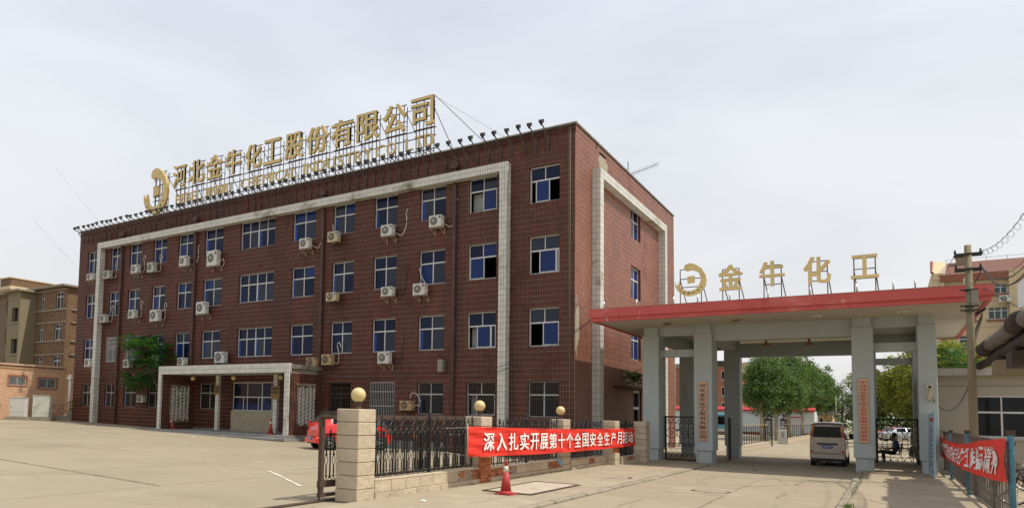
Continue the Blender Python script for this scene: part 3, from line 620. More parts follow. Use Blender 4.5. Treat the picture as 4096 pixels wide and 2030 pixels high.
# ================================================================== ROOF SIGN
def emblem_polys(n=36):
    O = [(352, 290), (370, 258), (410, 246), (455, 256), (505, 290), (545, 335), (570, 385), (580, 440), (572, 500), (545, 550), (505, 585), (450, 603), (400, 608), (350, 597), (310, 567), (280, 530), (262, 490), (260, 438), (270, 470), (282, 497), (290, 466), (297, 500), (303, 437), (314, 470), (322, 510), (350, 533), (385, 548), (430, 550), (470, 535), (500, 500), (520, 450), (522, 400), (505, 362), (470, 335), (430, 325), (385, 332), (358, 318)]
    Q = [(388, 392), (458, 388), (462, 462), (390, 468)]
    f = lambda p: ((p[0] - 258) / 322, 1 - (p[1] - 245) / 363)
    return [f(p) for p in O], [f(p) for p in Q]
def emblem(parent, x0, x1, z0, z1, y, dep):
    O, Q = emblem_polys(); sc = lambda P: [(x0 + (x1 - x0) * a, z0 + (z1 - z0) * b) for a, b in P]
    for nm, P in (('emblem_crescent', O), ('emblem_square', Q)):
        m = MB(); P2 = sc(P); area = sum(P2[i][0] * P2[(i + 1) % len(P2)][1] - P2[(i + 1) % len(P2)][0] * P2[i][1] for i in range(len(P2)))
        if area < 0: P2 = P2[::-1]
        m.poly(P2, y - dep, y, 0, 1); m.build(nm, ['gold', 'golde'], parent)
    # openwork slots on the lower horn
    m = MB()
    for a, b, rx, rz in ((.30, .115, .045, .016), (.45, .085, .05, .018), (.60, .10, .05, .016), (.74, .16, .045, .016), (.18, .19, .035, .014), (.84, .25, .03, .014)):
        cx = x0 + (x1 - x0) * a; cz = z0 + (z1 - z0) * b; ang = (a - .45) * 1.3
        pts = [(cx + (x1 - x0) * (rx * math.cos(t) * math.cos(ang)) - (z1 - z0) * rz * math.sin(t) * math.sin(ang), cz + (x1 - x0) * rx * math.cos(t) * math.sin(ang) + (z1 - z0) * rz * math.sin(t) * math.cos(ang)) for t in [2 * PI * i / 10 for i in range(10)]]
        m.poly(pts, y - dep - .012, y - dep, 0)
    m.build('emblem_slot', 'steel', parent)
rs = thing('roof_sign', 'gold Chinese characters, English line and crescent emblem on a steel rack on the roof', 'roof sign', (-18.5, .6, 15.0)); 
off = Matrix.Translation((-18.5, .6, 15.0)).inverted()
def pc(o, par=rs, base=(-18.5, .6, 15.0)): o.location = Vector(o.location) - Vector(base); return o
chars = [('河', -29.49, -28.08), ('北', -27.79, -26.19), ('金', -25.91, -24.42), ('牛', -24.1, -22.61), ('化', -22.24, -20.76), ('工', -20.58, -19.04), ('股', -18.72, -17.21), ('份', -16.95, -15.27), ('有', -15.03, -13.42), ('限', -13.13, -11.58), ('公', -11.28, -9.73), ('司', -9.41, -7.97)]
for ch, a, b in chars:
    o = link('character', text_mesh(ch, .020, .14), rs, (a, .6, 17.32), scale=(b - a, 1, 1.62)); pc(o)
def spell(parent, s, x0, x1, z, h, y, bold, depth, mats, base=(0, 0, 0), name='letter', gap=.14, ysc=1):
    wds = []
    for ch in s:
        if ch == ' ': wds.append(.55)
        else: me = text_mesh(ch, bold, depth, mats); wds.append({'I': .16, ',': .16, '.': .16, 'M': .95, 'C': .8, 'O': .85, 'D': .75, 'N': .75, 'U': .72, 'H': .72}.get(ch, .62))
    tot = sum(wds) + gap * (len(s) - 1); k = (x1 - x0) / tot; x = x0
    for ch, wd in zip(s, wds):
        if ch != ' ':
            hh = h * (.2 if ch in ',.' else 1)
            o = link(name, text_mesh(ch, bold, depth, mats), parent, (x, y, z - (h * .12 if ch == ',' else 0)), scale=(wd * k, 1, hh)); o.location = Vector(o.location) - Vector(base)
        x += (wd + gap) * k
spell(rs, 'HEBEI JINNIU', -29.15, -23.5, 16.14, .66, .6, .013, .07, ('gold', 'golde'), (-18.5, .6, 15.0))
spell(rs, 'CHEMICAL', -22.65, -17.75, 16.14, .68, .6, .013, .07, ('gold', 'golde'), (-18.5, .6, 15.0))
spell(rs, 'INDUSTRY', -17.2, -12.05, 16.16, .70, .6, .013, .07, ('gold', 'golde'), (-18.5, .6, 15.0))
spell(rs, 'CO.,LTD', -11.8, -7.95, 16.16, .70, .6, .013, .07, ('gold', 'golde'), (-18.5, .6, 15.0))
e = link('emblem', None, rs); e.location = (18.5, -.6, -15.0)
# emblem parts sit directly under the sign
bpy.data.objects.remove(e)
n0 = len(COL.objects); emblem(rs, -32.67, -29.95, 15.75, 19.15, .6, .18)
for o in rs.children:
    if o.name.startswith('emblem'): o.location = (18.5, -.6, -15.0)
m = MB(); X0, Z0 = -18.5, 15.0; bw = .045
def rb(a, b, w=bw): m.bar((a[0] - X0, a[1] - .6, a[2] - Z0), (b[0] - X0, b[1] - .6, b[2] - Z0), w)
for ch, a, b in chars + [('E', -31.9, -30.3)]:
    for x in (a + .25, b - .25, (a + b) / 2):
        zt = 18.85
        if x == (a + b) / 2 and ch in '牛工': continue
        rb((x, .68, 15.0), (x, .68, zt)); rb((x, 1.0, 15.0), (x, 1.0, zt)); 
        for z in (16.0, 16.9, 17.7, 18.5): rb((x, .68, z), (x, 1.0, z), .03)
    rb((b - .25, .9, 18.5), (b - .25 + 0.9, 2.9, 15.0), .035)
    for z in (17.25, 17.9, 18.85): rb((a + .1, .68, z), (b - .1, .68, z))
for z in (16.05, 16.78, 17.2): rb((-29.3, .68, z), (-7.9, .68, z))
rb((-31.9, .7, 18.3), (-8, .7, 18.45), .03)
for x in (-31.6, -30.9, -30.3): rb((x, .7, 15.0), (x, .7, 18.6)); 
for z in (16.2, 16.8, 17.1, 17.9): rb((-31.9, .7, z), (-30.1, .7, z))
tag(m.build('rack', 'steel', rs), kind='stuff')
# antenna on roof, small roof boxes
t = thing('tv_antenna', 'thin metal television antenna on a mast above the side roof edge', 'antenna', (-1.0, 11.7, 15.0))
m = MB(); m.tube([(0, 0, -.1), (0, 0, 2.3)], .028, 6); m.build('mast', 'steel', t)
m = MB(); m.tube([(0, 0, 1.45), (1.55, .9, 2.15)], .018, 5); m.build('boom', 'steel', t)
m = MB()
for i in range(11): k = .12 + .085 * i; c = Vector((1.55 * k, .9 * k, 1.45 + .7 * k)); m.tube([c + Vector((-.14, .24, -.1)), c + Vector((.14, -.24, .1))], .005, 3); m.tube([c + Vector((0, 0, -.16)), c + Vector((0, 0, .16))], .004, 3)
tag(m.build('element', 'steel', t), kind='stuff')
m = MB(); m.box(-.9, -.4, 7.4, 8.6, 15.48, 15.85); o = m.build('roof_hatch', 'pipe', bld)
# wires from the sign
for a, b, nm, lb in (((-8.0, .7, 18.95), (-5.0, 2.5, 15.5), 'stay_wire', 'steel stay wire from the last big character down to the roof'), ((-8.0, .7, 18.9), (-3.0, 6.5, 15.5), 'stay_wire', 'thin long stay wire running to the far side of the roof')):
    m = MB(); m.tube([a, b], .018 if lb[0:5] == 'steel' else .008, 4); tag(m.build(nm, 'steel'), lb, 'wire')
# ================================================================== FLOODLIGHTS
fl = thing('floodlight', 'small black floodlight on a bracket arm along the office roof edge', 'floodlight', (0, 0, 15.1), group='floodlights along the office roof edge')
m = MB(); m.bar((0, 0, 0), (0, -.80, .28), .05); m.bar((.03, 0, -.72), (0, -.55, .2), .045); m.box(-.04, .04, -.02, 0, -.76, .04); m.build('bracket', 'steel', fl)
m = MB(); m.add([(-.08, -.92, .29), (.08, -.92, .29), (.105, -.74, .33), (-.105, -.74, .33), (-.08, -.94, .43), (.08, -.94, .43), (.105, -.76, .50), (-.105, -.76, .50)], [(0, 3, 2, 1), (4, 5, 6, 7), (0, 1, 5, 4), (1, 2, 6, 5), (2, 3, 7, 6), (3, 0, 4, 7)]); m.box(-.05, .05, -.83, -.77, .22, .3); m.build('housing', 'black', fl)
m = MB(); m.quad((-.09, -.738, .355), (.09, -.738, .355), (.09, -.755, .485), (-.09, -.755, .485)); m.build('lens', 'lampglass', fl)
xs_ = []; x = -39.35
while x < -.9: xs_.append(x); x += random.uniform(.52, .64) if x < -7 else .62
first = True
for x in xs_:
    o = fl if first else copy_tree(fl); first = False
    o.location = (x, -.02, 15.1); o.rotation_euler = (random.uniform(-.06, .05), random.uniform(-.05, .05), random.uniform(-.10, .10))
m = MB(); m.tube(sagline((XL, -.09, 15.28), (-20, -.1, 15.30), .04, 30) + sagline((-20, -.1, 15.3), (-.1, -.1, 15.32), .05, 30)[1:], .014, 4); tag(m.build('power_cable', 'wire'), 'thin black supply cable strung along the roof edge behind the floodlights', 'cable')
# ================================================================== AIR CONDITIONERS
ACS = [(-37.92, 11.35, 11.86, 'w', 0), (-35.79, 11.26, 11.87, 'g', 1), (-32.43, 11.36, 11.98, 'w', 1), (-30.6, 11.24, 11.93, 'g', 1), (-27.15, 11.33, 11.98, 'w', 2), (-24.39, 11.06, 12.04, 'w', 3), (-16.37, 11.29, 11.85, 'w', 2), (-14.25, 11.41, 12.02, 'b', 4), (-10.53, 11.3, 11.95, 'w', 2), (-7.51, 11.38, 12.02, 'w', 2),
       (-36.0, 8.0, 8.61, 'g', 1), (-32.55, 8.13, 8.71, 'w', 1), (-30.05, 7.77, 8.55, 'w', 1), (-25.25, 7.98, 8.76, 'w', 0), (-14.24, 8.04, 8.58, 'b', 0), (-10.44, 8.04, 8.55, 'w', 5), (-8.42, 7.95, 8.57, 'w', 6),
       (-37.66, 4.77, 5.36, 'w', 0), (-32.87, 4.6, 5.24, 'g', 0), (-26.93, 4.68, 5.18, 'w', 7), (-23.3, 4.76, 5.44, 'w', 0), (-15.59, 4.4, 4.94, 'r', 0), (-14.46, 4.45, 5.06, 'r', 1), (-10.57, 4.46, 5.08, 'w', 5), (-37.0, 2.8, 3.34, 'w', 9), (-31.11, 2.17, 2.69, 'g', 0), (-9.1, 2.01, 2.55, 'r', 8)]
ACL = ['white unit under the far left top floor window', 'grey unit tucked beside the left white pier, top floor', 'white unit under the third top floor window', 'white unit right of the third top floor window with looping hose', 'white unit with a red badge under the fifth top floor window', 'tall narrow white unit left of the wide top floor window', 'white unit under the top floor window right of the wide one', 'yellowed unit with a blue badge and no visible fan beside the third downpipe', 'white unit under the tenth top floor window', 'white unit under the top floor window left of the fourth downpipe',
       'white unit against the left white pier, third floor', 'white unit with weeds under the third window, third floor', 'large white unit with taped loop hose, third floor', 'white unit over the second downpipe, third floor', 'yellowed small unit beside the third downpipe, third floor', 'small unit with a black hose, third floor', 'white unit with a red round badge under a third floor window',
       'white unit left of the left white pier, second floor', 'white unit behind the small tree, second floor', 'white unit above the left end of the porch', 'large white unit above the middle of the porch', 'rusty brown unit, left of the pair above the porch right end', 'rusty brown unit, right of the pair above the porch right end', 'white unit with black hose under a second floor window', 'tiny white unit in the ground floor window left of the white pier', 'white unit below the small tree, ground floor', 'rust-stained unit with a looped white hose behind the iron fence']
acp = {}
def ac_proto(kind, W, H):
    mt = {'w': 'acw', 'b': 'acb', 'r': 'acr', 'g': 'acg2'}[kind]; t = link('air_conditioner', None)
    m = MB(); m.bbox(0, W, -.34, 0, 0, H, .012)
    for k in range(6): m.box(W, W + .004, -.3, -.04, H * (.2 + k * .11), H * (.2 + k * .11) + .012)
    m.build('casing', mt, t)
    cx = W * .40 if kind != 'b' or W > .9 else W * .4; r = min(W * .3, H * .40)
    m = MB(); m.lathe((0, 0, 0), [(r, 0), (r, .012), (r * .92, .018), (0.001, .018)], 20, cap=False)
    q = MB(); q.add([(cx + v[0], -.341 - v[2], H * .52 + v[1]) for v in m.v], m.f)
    q.build('fan_grille', 'acg', t)
    q = MB()
    for rr in (.35, .55, .75, .95):
        pts = [(cx + r * rr * math.cos(a), -.365, H * .52 + r * rr * math.sin(a)) for a in [2 * PI * i / 16 for i in range(17)]]; q.tube(pts, .0045, 3, cap=False)
    for a in range(8): q.tube([(cx, -.366, H * .52), (cx + r * math.cos(a * PI / 4), -.366, H * .52 + r * math.sin(a * PI / 4))], .0045, 3)
    tag(q.build('guard_wire', mt, t), kind='stuff')
    q = MB(); q.tube([(cx, -.36, H * .52), (cx, -.375, H * .52)], r * .22, 10); q.build('fan_hub', mt, t)
    q = MB(); q.box(W * .80, W * .96, -.346, -.34, H * .72, H * .9); q.build('badge', 'plate' if kind == 'b' else 'acg', t)
    q = MB()
    for x in (.08, W - .1): q.bar((x, -.42, -.03), (x, .22, -.03), .03); q.bar((x, .2, -.03), (x, .2, -.32), .03); q.bar((x, -.36, -.04), (x, .2, -.3), .025)
    q.build('wall_bracket', 'rust' if kind != 'w' else 'acb', t)
    q = MB(); q.box(W, W + .05, -.24, -.08, .12, .32); q.build('valve_cover', mt, t)
    return t
HOSE = {1: [(.02, .1), (.10, .25), (.12, .7), (.0, 1.15), (.15, 1.3), (.28, 1.0)], 2: [(.03, .15), (.3, .05), (.55, .45), (.6, .9), (.55, 1.2), (.66, 1.45)], 4: [(-.6, .5), (-.72, .9), (-.78, 1.2)], 5: [(.03, .15), (.3, .08), (.52, .4), (.56, .9), (.62, 1.5)], 6: [(-.25, .62), (-.5, 1.0), (-.66, 1.5)], 7: [(.02, .1), (.25, .3), (.38, .9), (.45, 1.5)], 8: [(.03, .3), (.16, .2), (.2, .5), (.0, .85), (-.3, .9), (-.42, .6)], 3: [(.03, .5), (.12, .3), (.08, .05), (-.25, .0)]}
for i, (x, z0, z1, kd, hs) in enumerate(ACS):
    H = z1 - z0; W = .72 if i != 5 else .95
    if i in (12, 13, 20): W = .88
    if i == 24: W = .52
    key = (kd, W, round(H, 1))
    if key not in acp: t = acp[key] = ac_proto(kd, W, round(H, 1))
    else: t = copy_tree(acp[key])
    t.location = (x, -.21 if i != 24 else -.05, z0); tag(t, ACL[i], 'air conditioner', 'air conditioners on the office facade')
    if hs in HOSE:
        m = MB(); ps = [(W, -.12, .18)] + [(W + a, .19, b) for a, b in HOSE[hs]]
        # smooth the hose with a Catmull-Rom pass
        P = [Vector(p) for p in ps]; sp = []
        for k in range(len(P) - 1):
            p0, p1, p2, p3 = P[max(k - 1, 0)], P[k], P[k + 1], P[min(k + 2, len(P) - 1)]
            for u in (0, .25, .5, .75): sp.append(.5 * ((2 * p1) + (-p0 + p2) * u + (2 * p0 - 5 * p1 + 4 * p2 - p3) * u * u + (-p0 + 3 * p1 - 3 * p2 + p3) * u ** 3))
        sp.append(P[-1]); m.tube(sp, .028, 6)
        m.build('hose', 'hosed' if hs in (5, 7) else 'hose', t)
# red badge on the two branded units
for i in (4, 16):
    x, z0, z1, _, _ = ACS[i]; m = MB(); m.lathe((0, 0, 0), [(.045, 0), (.045, .004)], 12); q = MB(); q.add([(v[0], -v[2], v[1]) for v in m.v], m.f)
    par = [o for o in COL.objects if o.get('label') == ACL[i]][0]; q.build('round_badge', 'redink', par, loc=(.61, -.352, (z1 - z0) * .82))
    if i == 16:
        for k, ch in enumerate('LG'): link('letter', text_mesh(ch, .03, .004, ('acg',)), par, (.56 + k * .065, -.345, (z1 - z0) * .55), scale=(.05, 1, .06))
# small electrical box, wires and sockets on the facade
t = MB(); t.bbox(-7.0, -6.72, -.32, -.01, 3.98, 4.62, .01); o = t.build('meter_box', 'coping'); tag(o, 'small grey metal box hanging on the tiled wall above the fence', 'metal box')
for a, b, sg, lb in (((-39.5, -.1, 4.2), (-25.9, -2.6, 4.3), .5, 'thin cable crossing the lower left of the facade to the porch'), ((-14.9, -2.6, 4.3), (-6.9, -.25, 4.1), .55, 'cable sagging from the porch to the grey metal box'), ((-6.8, -.25, 4.0), (1.3, -1.4, 6.1), .75, 'black cable sagging across the facade from the metal box to the gate canopy'), ((-5.6, -.25, 3.6), (1.3, -1.4, 6.05), .5, 'second black cable sagging just below the first to the gate canopy')):
    m = MB(); m.tube(sagline(a, b, sg, 18), .014, 4); tag(m.build('cable', 'wire'), lb, 'cable')
# ================================================================== ENTRANCE GATE
eg = thing('entrance_gatehouse', 'grey-blue columned entrance gate with a wide flat red-edged canopy', 'entrance gate', (0, 0, 0))
FY = 1.92
colx = [(2.45, 3.15), (4.62, 5.35), (10.35, 11.05), (12.40, 12.97)]
m = MB(); X0, X1, Y0, Y1 = 1.17, 14.32, -1.50, 11.96
m.box(X0 + .12, X1 - .12, Y0 + .12, Y1 - .12, 5.98, 6.40); slab = m.build('canopy_slab', 'soffit', eg)
m = MB()
for (a, b, c, d) in ((X0, X1, Y0, Y0 + .12), (X0, X1, Y1 - .12, Y1), (X0, X0 + .12, Y0 + .12, Y1 - .12), (X1 - .12, X1, Y0 + .12, Y1 - .12)): m.box(a, b, c, d, 6.11, 6.47)
m.build('fascia', 'canred', eg)
m = MB(); k = .07
for (a, b, c, d) in ((X0 + k, X1 - k, Y0 + k, Y0 + .2), (X0 + k, X1 - k, Y1 - .2, Y1 - k), (X0 + k, X0 + .2, Y0 + .2, Y1 - .2), (X1 - .2, X1 - k, Y0 + .2, Y1 - .2)): m.box(a, b, c, d, 5.94, 6.109)
m.build('lower_fascia', 'canred', eg)
m = MB()
for (a, b, c, d) in ((X0 - .01, X1 + .01, Y0 - .01, Y0 + .1), (X0 - .01, X0 + .1, Y0 + .1, Y1), (X1 - .1, X1 + .01, Y0 + .1, Y1)): m.box(a, b, c, d, 6.472, 6.485)
m.build('fascia_capping', 'coping', eg)
for j, (ya, hz) in enumerate(((FY, 5.62), (9.0, 5.5))):
    for i, (a, b) in enumerate(colx):
        m = MB(); w2 = b - a; dy = 1.15 if i in (0, 3) else 1.2
        if j: dy = .75
        m.bbox(a, b, ya, ya + dy, .56, hz, .02); m.box(a + .06, b - .06, ya + .06, ya + dy - .06, 0 if j else -.02, .561); m.box(a + .05, b - .05, ya + .04, ya + dy - .05, hz - .01, 5.979)
        m.build('column', 'gate', eg)
def gbeam(x0, x1, y0, y1, z0, z1): m = MB(); m.box(x0, x1, y0, y1, z0, z1); m.build('beam', 'gate', eg)
gbeam(3.09, 4.68, 2.15, 2.55, 5.58, 5.978); gbeam(5.30, 10.41, 2.15, 2.65, 5.30, 5.976); gbeam(11.0, 12.46, 2.15, 2.55, 5.58, 5.978)
gbeam(3.14, 4.63, 2.3, 2.55, 4.65, 4.97); gbeam(11.04, 12.41, 2.3, 2.55, 4.66, 5.0)
gbeam(5.3, 10.4, 9.15, 9.6, 5.10, 5.8); gbeam(3.09, 4.68, 9.15, 9.55, 5.5, 5.978); gbeam(11.0, 12.46, 9.15, 9.55, 5.5, 5.978); gbeam(3.14, 4.63, 9.2, 9.45, 4.65, 4.95); gbeam(11.04, 12.41, 9.2, 9.45, 4.6, 4.9)
for a, b in colx: gbeam(a + .12, b - .12, 2.9, 9.2, 5.42, 5.977)
# canopy lights: four broken dish lamps in front, two bell lamps over the lane
for x, lb in ((3.86, 'w'), (6.52, 'w'), (9.31, 'd'), (11.95, 'd')):
    m = MB(); m.lathe((x, .5, 5.975), [(.24, 0), (.23, -.03), (.16, -.06), (.03, -.075)] if lb == 'd' else [(.22, 0), (.22, -.015), (.1, -.03), (.02, -.03)], 18)
    o = m.build('dish_lamp', 'acw' if lb == 'd' else 'acr', eg); q = MB(); q.bar((x - .14, .5, 5.92), (x + .16, .48, 5.93), .018); q.bar((x, .5, 5.97), (x, .5, 5.86), .02); q.build('lamp_bracket', 'iron', o)
for x in (6.8, 8.57):
    m = MB(); m.lathe((x, 7.0, 5.40), [(.22, 0), (.19, .05), (.11, .17), (.06, .2), (.02, .57)], 16); m.build('bell_lamp', 'acr', eg)
# short conduit stubs on the canopy top
for x in (1.75, 3.1, 4.55, 5.45, 6.6, 7.9, 9.25, 10.65, 11.7, 12.3):
    m = MB(); m.tube([(x, -1.35, 6.46), (x, -1.35, 6.78)], .03, 6); m.build('conduit_stub', 'stainless', eg)
# sign on top of the gate (set back 1.5 m)
gs = thing('gate_sign', 'gold crescent emblem and four gold characters on steel frames above the red canopy', 'gate sign', (8, 0, 6.4))
B0 = (8, 0, 6.4)
for ch, a, b, z0, z1 in (('金', 5.98, 6.87, 7.10, 8.13), ('牛', 7.46, 8.33, 7.13, 8.13), ('化', 8.95, 9.84, 7.11, 8.14), ('工', 10.45, 11.31, 7.18, 8.05)):
    o = link('character', text_mesh(ch, .030, .09), gs, (a - 8, 0, z0 - 6.4), scale=(b - a, 1, z1 - z0))
emblem(gs, 4.31, 5.54, 6.97, 8.35, 0, .09)
for o in gs.children:
    if o.name.startswith('emblem'): o.location = (-8, 0, -6.4)
m = MB()
def rb2(a, b, w=.028): m.bar((a[0] - 8, a[1], a[2] - 6.4), (b[0] - 8, b[1], b[2] - 6.4), w)
for a, b, zt in ((4.5, 5.32, 8.12), (6.12, 6.72, 7.98), (7.6, 8.2, 7.98), (9.12, 9.72, 7.98), (10.55, 11.2, 7.95)):
    for x in (a, b): rb2((x, .06, 6.40), (x, .06, zt)); rb2((x, .08, zt - .45), (x + .12, 1.1, 6.42))
    for z in (zt, zt - .4, zt - .75): rb2((a, .06, z), (b, .06, z))
tag(m.build('rack', 'steel', gs), kind='stuff')
# vertical plaques
def plaque(x0, x1, z0, z1, txt, ink, lb):
    t = thing('plaque', lb, 'plaque', ((x0 + x1) / 2, FY - .002, z0), group='vertical metal plaques on the gate columns'); w2 = (x1 - x0) / 2
    m = MB(); m.bbox(-w2, w2, -.045, 0, 0, z1 - z0, .006); m.build('panel', 'plaque', t)
    n = len(txt); h = (z1 - z0 - .16) / n
    for i, ch in enumerate(txt): link('character', text_mesh(ch, .02, .004, (ink,)), t, (-w2 * .66, -.046, z1 - z0 - .08 - (i + 1) * h + h * .12), scale=(w2 * 1.32, 1, h * .76))
plaque(4.79, 5.16, .98, 3.53, '河北金牛化工股份有限公司', 'ink', 'vertical metal plaque with black characters on the left middle gate column')
plaque(10.53, 10.88, 1.14, 3.62, '中共河北金牛化工股份有限公司委员会', 'redink', 'vertical metal plaque with red characters on the right middle gate column')
# cctv camera on the right column
t = thing('security_camera', 'white boxed security camera on a bracket on the far right gate column', 'security camera', (12.72, FY, 3.1))
m = MB(); m.box(-.09, .09, -.42, -.06, .10, .25); m.box(-.11, .11, -.46, -.04, .25, .27); m.build('housing', 'acw', t); m = MB(); m.bar((0, -.24, .1), (0, -.2, -.1), .05); m.box(-.07, .07, -.26, -.01, -.3, -.08); m.build('mount', 'acb', t); m = MB(); m.tube([(0, -.425, .17), (0, -.44, .17)], .05, 10); m.build('lens', 'black', t)
m = MB(); m.tube(sagline((12.75, FY - .2, 2.95), (14.15, 4.0, 3.9), .95, 16), .013, 4); m.tube(sagline((12.75, FY - .2, 2.92), (14.13, 4.0, 3.9), .88, 16), .009, 4); tag(m.build('cable', 'wire'), 'drooping black cable loop between the security camera and the guardhouse roof', 'cable')
# ------------------------------------------------------------------ ornamental iron gates
def ring(m, cx, cz, r, w, y, n=14, a0=0, a1=2 * PI):
    m.tube([(cx + r * math.cos(a0 + (a1 - a0) * i / n), y, cz + r * math.sin(a0 + (a1 - a0) * i / n)) for i in range(n + 1)], w, 4, cap=False)
def ornate_gate(W, H, lb, loc, rz=0):
    t = thing('iron_gate', lb, 'gate', loc, rz, 'black ornamental iron gates')
    m = MB(); f = .035
    m.box(0, 2 * f, -f, f, 0, H); m.box(W - 2 * f, W, -f, f, 0, H); m.box(2 * f, W - 2 * f, -f, f, H - 2 * f, H); m.box(2 * f, W - 2 * f, -f, f, 0, 2 * f); m.build('frame', 'iron', t)
    m = MB()
    for z in (.36, .62, .74, H - .28): m.box(2 * f, W - 2 * f, -.012, .012, z - .01, z + .01)
    m.build('rail', 'iron', t)
    n = int(round(W / .20)); sp = (W - 2 * f) / n; b = MB(); b.box(-.010, .010, -.010, .010, .74, H - .30); bm_ = b.mesh('bar', 'iron')
    for i in range(1, n):
        link('bar', bm_, t, (f + i * sp, 0, 0))
    m = MB()
    for i in range(n):
        cx = f + (i + .5) * sp
        ring(m, cx, H - .28 - sp * .5 - .02, sp * .48, .009, 0, 8, 0, PI); ring(m, cx, .74 + sp * .5, sp * .48, .009, 0, 8, PI, 2 * PI); 
    k = int(W / .24); s2 = (W - .08) / k
    for i in range(k): ring(m, .04 + (i + .5) * s2, .22, s2 * .47, .011, 0, 12); m.bar((.04 + i * s2, 0, .36), (.04 + (i + 1) * s2, 0, .36), .01)
    for i in range(k):
        ring(m, .04 + (i + .5) * s2, .36 + .1, s2 * .42, .010, 0, 8, 0, PI)
        x = .04 + i * s2
        for za, zb in ((.63, .73), (H - .26, H - .08)): m.bar((x, 0, za), (x + s2, 0, zb), .011); m.bar((x, 0, zb), (x + s2, 0, za), .011); ring(m, x + s2 / 2, (za + zb) / 2, .035, .008, 0, 8)
    for c in (.2, .52, .84):
        ring(m, W * c, H * .62, .23, .014, 0, 20); ring(m, W * c, H * .62, .065, .014, 0, 12)
    tag(m.build('scrollwork', 'iron', t), kind='stuff'); return t
ornate_gate(1.44, 1.98, 'closed black iron side gate with circles left of the left plaque column', (3.17, 2.9, .04))
ornate_gate(1.55, 2.06, 'closed black iron side gate right of the red-lettered column with a seated guard behind', (11.0, 8.1, .06), .02)
ornate_gate(1.6, 1.98, 'black iron gate leaf swung open edge-on beside the left middle column', (5.45, 5.2, .04), 1.70)
m = MB(); m.box(11.0, 12.6, 6.8, 7.3, .085, .16); m.build('step', 'kerb', rp)
# ================================================================== BOUNDARY WALL, PILLARS, LAMPS, FENCE
def stone_pillar(x1, y0, x0, y1, H, lb, rows=7, bare=None):
    cx, cy = (x0 + x1) / 2, (y0 + y1) / 2
    t = thing('stone_pillar', lb, 'pillar', (cx, cy, 0), group='stone clad pillars of the boundary wall'); hx, hy = (x1 - x0) / 2, (y1 - y0) / 2
    m = MB(); m.box(-hx + .03, hx - .03, -hy + .03, hy - .03, -.05, H - .01); core = m.build('core', 'brick' if bare else 'mortar', t)
    h = H / rows
    for j in range(rows):
        if bare and j in bare:
            for r in range(3):
                for q in range(3):
                    y = -hy + q * (2 * hy / 3) + (.04 if r % 2 else 0); m = MB(); m.box(hx - .07, hx - .006, y + .01, min(y + 2 * hy / 3 - .012, hy), j * h + r * h / 3 + .008, j * h + (r + 1) * h / 3 - .008); m.build('brick', 'brick', core)
            if j not in (0,):
                m = MB(); m.bbox(-hx, hx - .09, -hy, hy, j * h + .006, (j + 1) * h - .006, .012); m.build('stone_block', 'stone', t)
            continue
        m = MB(); e = .008 * random.random(); m.bbox(-hx - e, hx + e, -hy - e, hy + e, j * h + .005, (j + 1) * h - .005, .014); m.build('stone_block', 'stone', t)
    return t
PIL = [(2.30, -19.23, 1.70, -18.60, 2.00, 'tall near stone pillar at the left end of the boundary wall'), (2.36, -13.68, 1.86, -13.03, 1.87, 'second stone pillar, its lower road face stripped to brick, behind the banner left end'), (2.33, -7.46, 1.84, -6.80, 1.815, 'third stone pillar from the left, behind the banner middle'), (2.72, -2.98, 2.25, -2.40, 1.775, 'fourth stone pillar without a lamp, behind the banner right part'), (3.12, -.1, 2.6, .55, 1.76, 'last stone pillar touching the left gate column')]
for k, (a, b, c, d, H, lb) in enumerate(PIL): stone_pillar(a, b, c, d, H, lb, 7, (0, 1, 2) if k == 1 else ((2,) if k == 3 else None))
for (x, y, z, r, lb) in ((2.03, -18.9, 2.00, .163, 'largest round cream lamp on the nearest stone pillar'), (2.13, -13.35, 1.87, .155, 'middle round cream lamp above the left end of the banner'), (2.1, -7.15, 1.815, .155, 'smallest round cream lamp above the banner middle')):
    t = thing('globe_lamp', lb, 'lamp', (x, y, z), group='globe lamps on the boundary pillars')
    m = MB(); m.lathe((0, 0, 0), [(.075, -.003), (.075, .03), (.05, .05), (.05, .08), (.085, .10), (.085, .15)], 16); m.build('socket', 'rust', t)
    m = MB(); m.lathe((0, 0, .14 + r), [(r * math.sin(PI * i / 14) + .0005, -r * math.cos(PI * i / 14)) for i in range(15)], 28); m.build('globe', 'globe', t)
bw_ = thing('boundary_wall', 'low stone-clad boundary wall with bare brick patches under the iron fence', 'wall', (2.1, -9.5, 0))
def wx(y): return 2.30 if y < -5.5 else (2.30 + (y + 5.5) * .12)
segs = [(-18.60, -13.68), (-13.03, -7.46), (-6.80, -2.98), (-2.40, -.1)]
brk = [(-14.95, -14.45), (-14.0, -13.68), (-13.03, -11.5), (-8.55, -7.46), (-5.0, -4.15), (-1.55, -.75)]
P0 = Vector((2.1, -9.5, 0))
bm_ = MB(); bm_.box(-.05, -.004, .006, .215, .004, .058); brick_me = bm_.mesh('brick', 'brick'); nb = 0; bstuff = []
